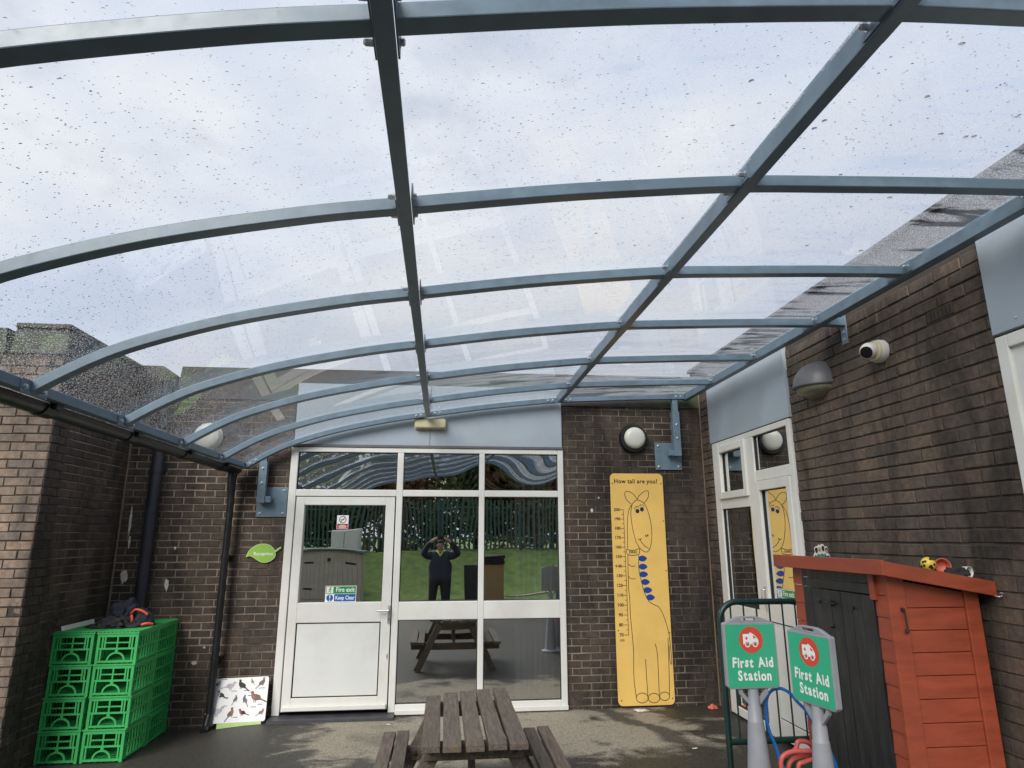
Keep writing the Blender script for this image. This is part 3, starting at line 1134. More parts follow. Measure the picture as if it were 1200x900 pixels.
# grey cladding panels above
mb = MB()
mb.box(-1.575, -0.153, DY - 0.030, DY - 0.010, 2.665, 3.33)
mb.box(-0.147, 1.300, DY - 0.030, DY - 0.010, 2.665, 3.33)
pn = mb.build('fascia_panel', M_GREY, es, bevel=0.003)
mb = MB()
mb.box(-0.1535, -0.1465, DY - 0.024, DY - 0.012, 2.665, 3.33)
mb.box(-1.59, 1.305, DY - 0.045, DY - 0.008, 2.638, 2.664)
mb.build('drip_trim', M_LAMPGREY, pn)

# ------------------------------------------------------------------ side door on right wall
sdn = thing('side_door', 'white framed side door and window beyond the green barrier', 'door', (RX, 5.8, 0))
X0, X1 = RX - 0.03, RX + 0.06


def rbox(mb_, y0, y1, z0, z1, dx=0.0):
    mb_.box(X0 + dx, X1, y0, y1, z0, z1)


mb = MB()
rbox(mb, 6.50, DR1, 0.02, DRZ)
rbox(mb, DR0, 5.105, 0.02, DRZ)
rbox(mb, 5.105, 6.50, DRZ - 0.055, DRZ)
rbox(mb, 5.72, 5.865, 0.02, DRZ - 0.055)
rbox(mb, 5.865, 6.50, 1.98, 2.08, .002)
rbox(mb, 5.865, 6.50, 0.90, 1.05, .002)
rbox(mb, 5.105, 5.72, 2.205, 2.30, .002)
rbox(mb, 5.865, 6.50, 0.02, 0.10, .002)
mb.build('frame', M_WHITE, sdn, bevel=0.006)
mb = MB()
for a in ((6.43, 6.50, 2.08, 2.625), (5.865, 5.935, 2.08, 2.625), (5.935, 6.43, 2.08, 2.15), (5.935, 6.43, 2.555, 2.625)):
    mb.box(X0 - .02, X0 + .03, a[0], a[1], a[2], a[3])
cs = mb.build('opening_casement', M_WHITE, sdn, bevel=0.006)


def rpane(nm, y0, y1, z0, z1, par, x=RX):
    q = MB()
    q.add([(x, y0 - .003, z0 - .003), (x, y1 + .003, z0 - .003), (x, y1 + .003, z1 + .003), (x, y0 - .003, z1 + .003)], [(0, 1, 2, 3)])
    o_ = q.build(nm, M_GLASS, par, fixn=False)
    q = MB()
    g_ = .008
    for a in ((y0, y1, z0, z0 + g_), (y0, y1, z1 - g_, z1), (y0, y0 + g_, z0 + g_, z1 - g_), (y1 - g_, y1, z0 + g_, z1 - g_)):
        q.box(x - .014, x - .002, a[0], a[1], a[2], a[3])
    q.build('gasket', M_GASKET, o_ if par is sdn else par)
    return o_


rpane('pane', 5.935, 6.43, 2.15, 2.555, cs)
rpane('pane', 5.865, 6.50, 1.05, 1.98, sdn)
rpane('pane', 5.865, 6.50, 0.10, 0.90, sdn)
rpane('pane', 5.105, 5.72, 2.30, 2.625, sdn)
mb = MB()
d0, d1 = 5.11, 5.715
for a in ((d0, d0 + .065, .05, 2.20), (d1 - .065, d1, .05, 2.20), (d0 + .065, d1 - .065, 2.115, 2.20), (d0 + .065, d1 - .065, .98, 1.15), (d0 + .065, d1 - .065, .05, .20)):
    mb.box(X0 - .012, X1 - .03, a[0], a[1], a[2], a[3])
sdl = mb.build('door', M_WHITE, sdn, bevel=0.004)
rpane('pane', d0 + .065, d1 - .065, 1.15, 2.115, sdl)
mb = MB()
mb.box(X0 + .0, X1 - .04, d0 + .075, d1 - .075, .21, .97)
mb.build('lower_panel', M_PANELW, sdl)
mb = MB()
for a in ((d0 + .065, d1 - .065, .2, .21), (d0 + .065, d1 - .065, .97, .98), (d0 + .065, d0 + .075, .21, .97), (d1 - .075, d1 - .065, .21, .97)):
    mb.box(X0 + .004, X1 - .05, a[0], a[1], a[2], a[3])
mb.build('panel_gap', M_GASKET, sdl)
mb = MB()
mb.tube([(X0 - .012, 5.69, 1.24), (X0 - .05, 5.69, 1.24), (X0 - .05, 5.69, 1.16)], .008, 8)
mb.box(X0 - .02, X0 - .011, 5.68, 5.70, 1.06, 1.27)
mb.build('handle', M_BOLT, sdl, smooth=True)
mb = MB()
mb.box(X0 - .004, RX + .01, 5.03, 6.665, DRZ + .008, 3.325)
mb.build('fascia_panel', M_GREY, sdn, bevel=0.003)
# second door nearer, cut by the frame
nd = thing('panelled_door', 'white door edge under a grey panel at the right margin of the picture', 'door', (RX, 2.1, 0))
mb = MB()
mb.box(X0, X1, ER1 - 0.07, ER1, 0.02, 2.725)
mb.box(X0, X1, 1.2, 1.27, 0.02, 2.725)
mb.box(X0, X1, 1.27, ER1 - 0.07, 2.655, 2.725)
mb.build('frame', M_WHITE, nd, bevel=0.006)
mb = MB()
mb.box(X0 + .02, X1 - .02, 1.27, ER1 - .07, .03, 2.655)
mb.build('door_leaf', M_PANELW, nd)
mb = MB()
mb.box(X0 - .004, RX + .01, 1.18, ER1 + .005, 2.74, 3.325)
fp = mb.build('fascia_panel', M_GREY, nd, bevel=0.003)
mb = MB()
for y in (2.80, 2.3, 1.8):
    mb.lathe([(0.008, 0), (0.006, 0.004)], (X0 - .004, y, 2.79), (-1, 0, 0), 8)
mb.pieces('screw', M_BOLT, fp)

# ------------------------------------------------------------------ canopy
cn = thing('curved_canopy', 'blue grey steel canopy with curved ribs and clear rain spotted roof sheets', 'canopy', (0, 3.0, 2.4))
PROF = [(-2.13, 2.295), (-2.0, 2.40), (-1.74, 2.556), (-1.5, 2.66), (-1.08, 2.79), (-0.55, 2.905), (-0.16, 2.968), (0.36, 3.048), (0.73, 3.096), (1.25, 3.152), (1.7, 3.178), (2.2, 3.203), (2.72, 3.222), (2.95, 3.230)]
_pp = np.array(smooth_path(PROF, 12))


def zu(x):
    return float(np.interp(x, _pp[:, 0], _pp[:, 1]))


def tang(x):
    d = Vector((0.02, 0, zu(x + .01) - zu(x - .01)))
    return d.normalized()


RW, RH = 0.060, 0.052
RIBY = [-0.50, 0.45, 1.40, 2.35, 3.30, 4.25, 5.20, 6.12, 6.84]
PX1, PX2, PW, PH = -0.175, 1.26, 0.055, 0.085
EX, PLX = -2.02, 2.70
SPANS = [(EX, PX1 - PW / 2), (PX1 + PW / 2, PX2 - PW / 2), (PX2 + PW / 2, PLX)]


def rib_seg(x0, x1, y, n):
    q = MB()
    vs = []
    for i in range(n + 1):
        x = x0 + (x1 - x0) * i / n
        t = tang(x)
        nr = Vector((-t.z, 0, t.x))
        if i in (0, n):
            nr = Vector((0, 0, 1 / max(.3, t.x)))
        b = Vector((x, y, zu(x)))
        for dy, h in ((-RW / 2, 0), (RW / 2, 0), (RW / 2, RH), (-RW / 2, RH)):
            vs.append(b + nr * h + Vector((0, dy, 0)))
    fs = []
    for i in range(n):
        for k in range(4):
            l = (k + 1) % 4
            fs.append((i * 4 + k, i * 4 + l, (i + 1) * 4 + l, (i + 1) * 4 + k))
    fs += [(0, 1, 2, 3), (n * 4, n * 4 + 1, n * 4 + 2, n * 4 + 3)]
    return q.add(vs, fs)


def bolt(mb_, p, ax, r_=0.0095, h_=0.012):
    mb_.lathe([(r_ * 1.5, 0), (r_ * 1.5, 0.002), (r_, 0.0022), (r_, h_ * .8), (r_ * .6, h_)], p, ax, 6)


for y in RIBY:
    end = y == RIBY[-1]
    for k, (x0, x1) in enumerate(SPANS):
        o = rib_seg(x0, x1, y, 22 if k == 0 else 12).build('rib', M_STEEL, cn, bevel=0.004)
        pl, bo = MB(), MB()
        for (xe, sg) in ((x0, 1), (x1, -1)):
            zt = zu(xe)
            if end:
                for dx in (0.045, 0.10):
                    xx = xe + sg * dx
                    bolt(bo, (xx, y - RW / 2, zu(xx) + RH * .5), (0, -1, 0))
                continue
            pl.box(min(xe, xe + sg * .006), max(xe, xe + sg * .006), y - 0.105, y + 0.105, zt - 0.004, zt + RH + .012)
            for dy in (-0.075, 0.075):
                bolt(bo, (xe + sg * .006, y + dy, zt + RH * .5), (sg, 0, 0), 0.011, 0.03 if sg < 0 else .014)
        if pl.v:
            pl.pieces('bracket_plate', M_STEEL, o)
        if bo.v:
            bo.pieces('bolt', M_BOLT, o)
for px_ in (PX1, PX2):
    zc = zu(px_)
    mb = MB()
    t = tang(px_)
    nr = Vector((-t.z, 0, t.x))
    c = Vector((px_, (-0.6 + 6.81) / 2, zc - 0.012)) + nr * PH / 2
    mb.obox(c, (t * PW / 2), (0, (6.81 + 0.6) / 2, 0), nr * PH / 2)
    mb.build('purlin', M_STEEL, cn, bevel=0.004)
mb = MB()
mb.box(PLX, PLX + 0.06, -0.6, 6.872, zu(PLX) - .012, zu(PLX) + .072)
mb.build('wall_plate', M_STEEL, cn, bevel=0.004)
mb = MB()
mb.box(EX - 0.062, EX, -0.6, 6.872, 2.398, 2.450)
mb.build('eaves_beam', M_STEEL, cn, bevel=0.004)
# gutter and brackets
mb = MB()
gx, gzc = EX - 0.115, 2.392
prof = [(gx + .058 * math.cos(a), gzc + .058 * math.sin(a)) for a in np.linspace(math.pi, 2 * math.pi, 13)]
inn = [(gx + .054 * math.cos(a), gzc + .054 * math.sin(a)) for a in np.linspace(2 * math.pi, math.pi, 13)]
mb.prism(prof + inn, (0, -0.6, 0), (1, 0, 0), (0, 0, 1), (0, 7.5, 0))
gt = mb.build('gutter', M_BLACKPL, cn, smooth=True)
mb = MB()
for y in RIBY[:-1]:
    for dy in (0.17, ):
        yy = y + dy + 0.12
        p2 = [(gx + .066 * math.cos(a), gzc + .066 * math.sin(a)) for a in np.linspace(math.pi, 2 * math.pi, 11)] + [(gx + .066, gzc + .02), (gx - .066, gzc + .02)]
        mb.prism(p2, (0, yy - .055, 0), (1, 0, 0), (0, 0, 1), (0, .11, 0))
        mb.box(EX - .062, EX - .028, yy - .03, yy + .03, 2.365, 2.397)
mb.pieces('gutter_bracket', M_BLACKPL, gt)
mb = MB()
mb.tube([(gx, 6.80, 2.36), (gx, 6.80, 2.24), (gx + .0, 6.82, 2.12), (gx, 6.83, 2.02), (gx, 6.83, gz(-2.1, 6.8) + .05)], [.05, .042, .036, .034, .034], 12)
mb.tube([(gx, 6.83, gz(-2.1, 6.8) + .13), (gx - .01, 6.80, gz(-2.1, 6.8) + .03), (gx - .01, 6.74, gz(-2.1, 6.8) + .005)], .036, 12)
for z in (0.55, 1.5):
    mb.lathe([(.04, 0), (.04, .04)], (gx, 6.83, z), (0, 0, 1), 12)
    mb.box(gx - .05, gx + .05, 6.86, 6.945, z, z + .03)
mb.build('downpipe', M_BLACKPL, cn, smooth=True)
# roof sheets
_sx = np.concatenate([np.linspace(-2.13, -1.0, 30), np.linspace(-0.95, 2.84, 44)])


def sheet_pt(x, h=0.0):
    xe = min(x, 2.72)
    t = tang(x)
    nr = Vector((-t.z, 0, t.x))
    return Vector((x, 0, zu(x))) + nr * (RH + 0.006 + h)


for i in range(len(RIBY) - 1):
    ya, yb = RIBY[i] + (0.002 if i else -0.1), RIBY[i + 1] - 0.002
    if i == len(RIBY) - 2:
        yb = RIBY[-1] + 0.03
    mb = MB()
    vs = []
    for x in _sx:
        for h in (0.0, 0.004):
            p = sheet_pt(x, h)
            vs += [(p.x, ya, p.z), (p.x, yb, p.z)]
    fs = []
    n = len(_sx)
    for k in range(n - 1):
        a, b = k * 4, (k + 1) * 4
        fs += [(a, a + 1, b + 1, b), (a + 2, b + 2, b + 3, a + 3), (a, b, b + 2, a + 2), (a + 1, a + 3, b + 3, b + 1)]
    fs += [(0, 2, 3, 1), (4 * n - 4, 4 * n - 3, 4 * n - 1, 4 * n - 2)]
    mb.add(vs, fs)
    mb.build('roof_sheet', M_SHEET, cn, smooth=True)
# wall brackets of the end frame
for cx, px0, zb, zt, sg in ((-1.755, -1.845, 2.045, 2.52, 1), (2.513, 2.590, 2.575, 3.20, -1)):
    br = MB()
    z0 = 1.907 if cx < 0 else 2.43
    br.box(cx - .152, cx + .152, DY - .022, DY - .008, z0, z0 + .303)
    bp_ = br.build('base_plate', M_STEEL, cn, bevel=0.003)
    br = MB()
    br.box(px0 - .040, px0 + .040, DY - .13, DY - .06, zb, zb + (.42 if cx < 0 else .50))
    br.box(px0 - .030, px0 + .030, DY - .125, DY - .065, zb + .3, zt + .02)
    br.box(px0 - .03, px0 + .03, DY - .06, DY - .022, zb, zb + .06)
    br.obox((px0 + sg * .06, DY - .08, zb + .035), (.035, 0, 0), (0, .035, 0), (0, 0, .03))
    br.build('upright', M_STEEL, bp_, bevel=0.003)
    bo = MB()
    for dx in (-.115, .115):
        for dz in (.035, .268):
            bolt(bo, (cx + dx, DY - .022, z0 + dz), (0, -1, 0), .011)
    for dz in (.20, .35):
        bolt(bo, (px0, DY - .13, zb + dz), (0, -1, 0), .011)
    bo.pieces('bolt', M_BOLT, bp_)
for y in (4.20, 1.3):
    br = MB()
    br.box(PLX + .06, RX - .006, y - .03, y + .03, 3.212, 3.272)
    br.box(RX - .014, RX - .004, y - .035, y + .035, 3.075, 3.29)
    o = br.build('wall_stub', M_STEEL, cn, bevel=0.003)
    bo = MB()
    for z in (3.11, 3.165):
        bolt(bo, (RX - .014, y, z), (-1, 0, 0), .010)
    bo.pieces('bolt', M_BOLT, o)

# ------------------------------------------------------------------ rain drops on the sheets
def drops(n, xa, xb, ya, yb, rmin, rmax, pw, soft=False):
    X = rng.uniform(xa, xb, n)
    Y = rng.uniform(ya, yb, n)
    if soft:
        X = xa + (xb - xa) * rng.random(n) ** 1.9
    r_ = rmin + (rmax - rmin) * rng.random(n) ** pw
    el = rng.uniform(0.9, 1.6, n)
    return X, Y, r_, el


sets = [drops(17000, -2.1, 2.8, -0.45, 6.84, 0.0011, 0.0036, 3.0), drops(20000, -2.1, 0.6, -0.45, 6.84, 0.0012, 0.0034, 2.2, True), drops(8000, 0.0, 2.8, -0.45, 5.0, 0.0012, 0.0042, 3.6), drops(45, 0.6, 2.7, 0.6, 3.2, 0.005, 0.011, 1.5)]
X = np.concatenate([s[0] for s in sets])
Y = np.concatenate([s[1] for s in sets])
Rr = np.concatenate([s[2] for s in sets])
El = np.concatenate([s[3] for s in sets])
nd_ = len(X)
NS = 7
base = []
for k in range(NS):
    a = 2 * math.pi * k / NS
    base.append((math.cos(a), math.sin(a), 0.0))
for k in range(NS):
    a = 2 * math.pi * k / NS
    base.append((0.72 * math.cos(a), 0.72 * math.sin(a), 0.15))
base.append((0, 0, 0.21))
base = np.array(base)
nb = len(base)
_tx = np.linspace(-2.14, 2.9, 400)
_tz, _tn = [], []
for x in _tx:
    p = sheet_pt(float(x), 0.0042)
    t = tang(float(x))
    _tz.append((p.x, p.z))
    _tn.append((t.x, t.z))
_tz, _tn = np.array(_tz), np.array(_tn)
PXs = np.interp(X, _tx, _tz[:, 0])
PZs = np.interp(X, _tx, _tz[:, 1])
TX = np.interp(X, _tx, _tn[:, 0])
TZ = np.interp(X, _tx, _tn[:, 1])
lx = base[None, :, 0] * Rr[:, None] * El[:, None]
ly = base[None, :, 1] * Rr[:, None]
lz = base[None, :, 2] * Rr[:, None]
V = np.empty((nd_, nb, 3))
V[:, :, 0] = PXs[:, None] + lx * TX[:, None] - lz * TZ[:, None]
V[:, :, 1] = Y[:, None] + ly
V[:, :, 2] = PZs[:, None] + lx * TZ[:, None] + lz * TX[:, None]
fq = []
for k in range(NS):
    l = (k + 1) % NS
    fq.append((k, l, NS + l))
    fq.append((k, NS + l, NS + k))
    fq.append((NS + k, NS + l, 2 * NS))
fq = np.array(fq)
FI = (fq[None] + (np.arange(nd_) * nb)[:, None, None]).reshape(-1, 3)
me = bpy.data.meshes.new('raindrops')
me.vertices.add(nd_ * nb)
me.vertices.foreach_set('co', V.reshape(-1))
me.loops.add(FI.size)
me.loops.foreach_set('vertex_index', FI.reshape(-1).astype(np.int32))
me.polygons.add(len(FI))
me.polygons.foreach_set('loop_start', np.arange(0, FI.size, 3, dtype=np.int32))
me.polygons.foreach_set('loop_total', np.full(len(FI), 3, dtype=np.int32))
me.polygons.foreach_set('use_smooth', np.ones(len(FI), dtype=bool))
me.update(calc_edges=True)
me.materials.append(M_DROP)
rd = bpy.data.objects.new('raindrops', me)
COL.objects.link(rd)
kind(tag(rd, 'scattered raindrops lying on the clear canopy roof', 'raindrops'), 'stuff')

# ------------------------------------------------------------------ wall fittings
t = thing('bulkhead_light', 'round black bulkhead light with white lens above the height chart', 'light', (2.12, DY, 2.78))
mb = MB()
mb.lathe([(.160, 0.003), (.160, .035), (.150, .055), (.118, .058)], (2.115, DY - .004, 2.775), (0, -1, 0), 40)
mb.build('housing', M_BLACKPL, t, smooth=True)
mb = MB()
mb.lathe([(.120, .050), (.119, .070), (.108, .090), (.080, .103), (.04, .109), (.001, .111)], (2.122, DY - .004, 2.778), (0, -1, 0), 40)
mb.build('lens', M_OPAL, t, smooth=True)
t = thing('bulkhead_light', 'round white bulkhead light seen through the canopy near the gutter', 'light', (-2.456, DY, 2.73))
mb = MB()
mb.lathe([(.145, 0.003), (.145, .03)], (-2.456, DY - .004, 2.73), (0, -1, 0), 40)
mb.build('housing', M_CCTV, t, smooth=True)
mb = MB()
mb.lathe([(.138, .030), (.135, .06), (.11, .085), (.06, .097), (.001, .10)], (-2.456, DY - .004, 2.73), (0, -1, 0), 40)
mb.build('lens', M_OPAL, t, smooth=True)
t = thing('emergency_light', 'cream emergency light box above the entrance', 'light', (-.15, DY, 2.9))
mb = MB()
mb.prism(rrect(-.325, .025, 2.838, 2.965, .025), (0, DY - .03, 0), (1, 0, 0), (0, 0, 1), (0, -.022, 0))
mb.build('base', M_CREAM, t, smooth=True)
mb = MB()
mb.prism(rrect(-.318, .018, 2.845, 2.955, .03), (0, DY - .053, 0), (1, 0, 0), (0, 0, 1), (0, -.05, 0))
mb.build('diffuser', M_CREAM, t, smooth=True, bevel=0.015)

# half-moon floodlight on the right wall
t = thing('floodlight', 'dark grey half dome floodlight with dirty lens on brick wall', 'light', (RX, 4.62, 2.86))
fy, fz = 4.60, 2.845
mb = MB()
vs, fs = [], []
na, nb2 = 10, 18
for i in range(na + 1):
    a = (math.pi / 2) * i / na
    for j in range(nb2 + 1):
        b = math.pi * j / nb2
        vs.append((RX - .19 * math.sin(b) * math.cos(a) - .004, fy + .19 * math.cos(b) * (math.cos(a) ** .6 if i < na else 0), fz + .20 * math.sin(a)))
for i in range(na):
    for j in range(nb2):
        k = i * (nb2 + 1) + j
        fs.append((k, k + 1, k + nb2 + 2, k + nb2 + 1))
mb.add(vs, fs)
mb.build('hood', M_LAMPGREY, t, smooth=True, fixn=True)
mb = MB()
mb.prism([(RX - .004 - .185 * math.sin(b), fy + .186 * math.cos(b)) for b in np.linspace(0, math.pi, 19)], (0, 0, fz - .006), (1, 0, 0), (0, 1, 0), (0, 0, .006))
mb.build('rim', M_LAMPGREY, t)
mb = MB()
vs, fs = [], []
for i in range(na + 1):
    a = (math.pi / 2) * i / na
    for j in range(nb2 + 1):
        b = math.pi * j / nb2
        vs.append((RX - .165 * math.sin(b) * math.cos(a) - .004, fy + .172 * math.cos(b) * math.cos(a), fz - .007 - .085 * math.sin(a)))
for i in range(na):
    for j in range(nb2):
        k = i * (nb2 + 1) + j
        fs.append((k, k + 1, k + nb2 + 2, k + nb2 + 1))
mb.add(vs, fs)
mb.build('lens', M_LENS, t, smooth=True)

# turret security camera
t = thing('security_camera', 'white turret security camera on the brick wall', 'camera', (RX, 3.86, 2.915))
cy_, cz_ = 3.84, 2.915
mb = MB()
mb.lathe([(.078, 0), (.078, .034), (.073, .048)], (RX - .006, cy_, cz_), (-1, 0, 0), 28)
mb.build('base', M_CCTV, t, smooth=True)
mb = MB()
mb.lathe([(.073, .048), (.071, .060), (.064, .066)], (RX - .006, cy_, cz_), (-1, 0, 0), 28)
mb.build('ring', M_CCTV2, t, smooth=True)
ax = Vector((-0.80, -0.42, -0.36)).normalized()
cc = Vector((RX - .098, cy_, cz_))
mb = MB()
mb.lathe([(.058 * math.sin(a), -.058 * math.cos(a)) for a in np.linspace(.15, 2.35, 12)], cc, ax, 24)
bl = mb.build('ball', M_CCTV, t, smooth=True)
mb = MB()
mb.lathe([(.040, .040), (.040, .0440), (.032, .0455), (.014, .046)], cc, ax, 24)
mb.build('lens_face', M_GLOSSBLK, bl, smooth=True)

# soil pipe on the back wall
t = thing('soil_pipe', 'thick dark soil pipe on the brick wall behind the crates', 'pipe', (-2.90, DY - .08, 0))
mb = MB()
mb.tube([(-2.90, DY - .085, -.07), (-2.90, DY - .085, 3.3)], .058, 18)
mb.build('pipe', M_PIPE, t, smooth=True)
mb = MB()
for z in (0.95, 2.35):
    mb.lathe([(.064, 0), (.064, .06)], (-2.90, DY - .085, z), (0, 0, 1), 18)
    mb.box(-2.97, -2.83, DY - .03, DY - .006, z + .01, z + .05)
mb.pieces('clip', M_PIPE, t, smooth=True)

# ------------------------------------------------------------------ height chart
HC = thing('height_chart', 'tall yellow height chart board with a line drawn giraffe on the brick wall', 'board', (2.13, DY - .02, 0))
HY = DY - .026
mb = MB()
mb.prism(rrect(1.832, 2.430, .022, 2.385, .05), (0, HY, 0), (1, 0, 0), (0, 0, 1), (0, .014, 0))
mb.build('panel', M_YELLOW, HC, bevel=0.003)
b3 = lambda x, z: (x, HY - .0008, z)
b4 = lambda x, z: (x, HY - .0012, z)
G = {
 'ear1': [(2.062, 2.051), (2.023, 2.081), (1.996, 2.127), (1.992, 2.174), (2.012, 2.189), (2.06, 2.179), (2.101, 2.143), (2.128, 2.102)],
 'ear2': [(2.128, 2.102), (2.154, 2.144), (2.197, 2.179), (2.238, 2.198), (2.257, 2.191), (2.26, 2.152), (2.241, 2.105), (2.198, 2.059)],
 'head': [(2.128, 2.097), (2.098, 2.082), (2.07, 2.051), (2.054, 1.989), (2.05, 1.906), (2.059, 1.815), (2.075, 1.724), (2.098, 1.642), (2.134, 1.582), (2.18, 1.548), (2.212, 1.545), (2.242, 1.574), (2.261, 1.634), (2.273, 1.709), (2.273, 1.8), (2.262, 1.891), (2.242, 1.975), (2.214, 2.044), (2.175, 2.082), (2.128, 2.097)],
 'mouth': [(2.139, 1.679), (2.156, 1.642), (2.191, 1.604), (2.237, 1.579)],
 'tick': [(2.119, 1.682), (2.134, 1.67), (2.156, 1.687)],
 'brow1': [(2.094, 1.997), (2.105, 2.022), (2.128, 2.028), (2.143, 2.013)],
 'brow2': [(2.15, 2.031), (2.165, 2.043), (2.189, 2.04), (2.201, 2.02)],
 'nape': [(2.061, 2.043), (2.03, 1.989), (2.012, 1.906), (2.003, 1.785), (2.001, 1.665), (1.996, 1.583)],
 'collar': [(1.988, 1.575), (2.023, 1.563), (2.078, 1.563), (2.122, 1.578), (2.128, 1.552), (2.119, 1.523), (2.076, 1.51), (2.021, 1.51), (1.987, 1.528), (1.982, 1.553), (1.988, 1.575)],
 'front': [(1.997, 1.516), (1.992, 1.369), (1.99, 1.165), (1.996, 1.079), (1.996, 0.908), (2.005, 0.738), (2.014, 0.543), (2.007, 0.379), (2.007, 0.243), (2.022, 0.107)],
 'throat': [(2.118, 1.515), (2.111, 1.427), (2.114, 1.324), (2.130, 1.251), (2.147, 1.171), (2.156, 1.139), (2.179, 1.077), (2.215, 1.026), (2.26, 1.001), (2.306, 0.978), (2.342, 0.924), (2.375, 0.831), (2.4, 0.732), (2.412, 0.633)],
 'hind': [(2.391, 0.669), (2.387, 0.522), (2.382, 0.316), (2.373, 0.112)],
 'tail': [(2.404, 0.718), (2.414, 0.55), (2.417, 0.425), (2.404, 0.418), (2.397, 0.48), (2.399, 0.592)],
 'leg1': [(2.139, 0.465), (2.139, 0.321), (2.144, 0.118)],
 'leg2': [(2.247, 0.615), (2.265, 0.538), (2.268, 0.373), (2.264, 0.121)],
 'm1': [(1.998, 1.42), (2.031, 1.395), (2.075, 1.401)],
 'm2': [(1.995, 1.293), (2.025, 1.266), (2.069, 1.269)]}
mb = MB()
for k, pts in G.items():
    ribbon(mb, smooth_path(pts, 5), .0065, b3)
for c in ((2.083, .096, .062, .047), (2.207, .092, .06, .045), (2.321, .106, .052, .04)):
    ribbon(mb, ell(c[0], c[1], c[2], c[3], 28), .0065, b3, closed=True)
for c in ((2.206, 1.712), (2.227, 1.717)):
    flat(mb, ell(c[0], c[1], .0075, .014, 12), b3)
mb.build('giraffe_outline', M_INK, HC, fixn=False)
mb = MB()
for c in ((2.155, 1.475), (2.156, 1.391), (2.158, 1.312), (2.173, 1.233), (2.195, 1.15), (2.221, 1.076)):
    flat(mb, [(c[0] + .045 * (math.cos(a) if math.cos(a) < 0 else math.cos(a) * (1.0 + .12 * abs(math.cos(a)) ** 4)), c[1] + .031 * math.sin(a) * (1 if math.cos(a) < 0 else (1 - .22 * abs(math.cos(a)) ** 2))) for a in np.linspace(0, 2 * math.pi, 24, endpoint=False)], b4)
mb.pieces('mane_spot', M_BLUE, HC, fixn=False)
mb = MB()
flat(mb, ell(2.124, 1.977, .022, .024, 18), b4)
flat(mb, ell(2.176, 1.996, .022, .024, 18), b4)
mb.pieces('eye', M_NAVY, HC, fixn=False)
mb = MB()
rx_ = 1.968
ribbon(mb, [(rx_, .703), (rx_, 1.99)], .0055, b3)
for k in range(27):
    z = .705 + 1.285 * k / 26
    l = .045 if k % 2 == 0 else .022
    ribbon(mb, [(rx_, z), (rx_ - l, z)], .0055, b3)
    if k % 2 == 0:
        text(mb, str(70 + 5 * k), 1.893, z, .045, b3, bold=.0012)
text(mb, 'cm', 1.898, .655, .04, b3, bold=.0008)
mb.build('ruler_scale', M_INK, HC, fixn=False)
mb = MB()
text(mb, 'How tall are you?', 2.122, 2.298, .066, b3, bold=.0016, space=1.08, width=.49)
text(mb, 'DINO', 2.056, 1.541, .035, b3, bold=.001)
mb.build('lettering', M_INK, HC, fixn=False)
mb = MB()
for x, z in ((1.855, 2.275), (2.405, 2.275), (1.86, 1.40), (2.41, 1.35), (2.41, 1.87), (1.86, .75), (2.41, .72), (1.865, .075), (2.405, .085)):
    mb.lathe([(.007, 0), (.005, .003)], (x, HY, z), (0, -1, 0), 8)
mb.pieces('screw', M_RUST, HC)

# ------------------------------------------------------------------ leaf sign
LS = thing('leaf_sign', 'lime green leaf shaped name sign between the downpipe and the entrance', 'sign', (-1.8, DY - .02, 1.55))
leaf = [(-1.965, 1.51), (-1.945, 1.566), (-1.911, 1.603), (-1.867, 1.631), (-1.803, 1.642), (-1.746, 1.63), (-1.706, 1.6), (-1.682, 1.565), (-1.674, 1.527), (-1.688, 1.495), (-1.723, 1.467), (-1.768, 1.454), (-1.81, 1.458), (-1.854, 1.479), (-1.893, 1.505), (-1.931, 1.517)]
lf = smooth_path(leaf, 3, closed=True)
cxl, czl = -1.80, 1.548
mb = MB()
mb.prism(lf, (0, DY - .022, 0), (1, 0, 0), (0, 0, 1), (0, .012, 0))
mb.build('border', M_LIME2, LS)
mb = MB()
flat(mb, [(cxl + (p[0] - cxl) * .93, czl + (p[1] - czl) * .90) for p in lf], lambda x, z: (x, DY - .0232, z))
mb.build('face', M_LIME, LS, fixn=False)
mb = MB()
mb.bar((-1.690, DY - .018, 1.556), (-1.628, DY - .018, 1.604), .01, .016, up=(0, 1, 0))
mb.obox((-1.659, DY - .018, 1.580), Vector((.031, 0, .024)), (0, .005, 0), Vector((-.006, 0, .0077)))
mb.build('stem', M_LIME2, LS)
mb = MB()
text(mb, 'Reception', -1.795, 1.541, .045, lambda x, z: (x, DY - .0242, z), bold=.0008, width=.19)
mb.build('lettering', M_PRINTW, LS, fixn=False)

# ------------------------------------------------------------------ door stickers
def sticker(name, label, x0, x1, z0, z1, bg_mat, parts, y):
    t_ = thing(name, label, 'sign', ((x0 + x1) / 2, y, z0))
    q = MB()
    q.box(x0, x1, y - .0008, y, z0, z1)
    q.build('backing', bg_mat, t_)
    for nm, mt, fn in parts:
        q = MB()
        fn(q)
        q.build(nm, mt, t_, fixn=False)
    return t_


yk = DY - .004
p1 = lambda x, z: (x, yk - .0014, z)
p2 = lambda x, z: (x, yk - .0019, z)


def man(q, cx, cz, s, f3):
    flat(q, ell(cx + .1 * s, cz + .36 * s, .1 * s, .1 * s, 10), f3)
    for a in ([(-.05, .25), (.12, .25), (.05, -.05), (-.12, -.05)], [(.1, .22), (.3, .05), (.26, 0), (.06, .15)], [(-.02, .22), (-.25, .12), (-.22, .06), (0, .13)], [(.03, -.03), (.22, -.2), (.12, -.45), (.05, -.43), (.11, -.2), (-.08, -.06)], [(-.1, -.04), (-.14, -.22), (-.36, -.3), (-.34, -.37), (-.06, -.28), (.0, -.05)]):
        flat(q, [(cx + x * s, cz + z * s) for x, z in a], f3)


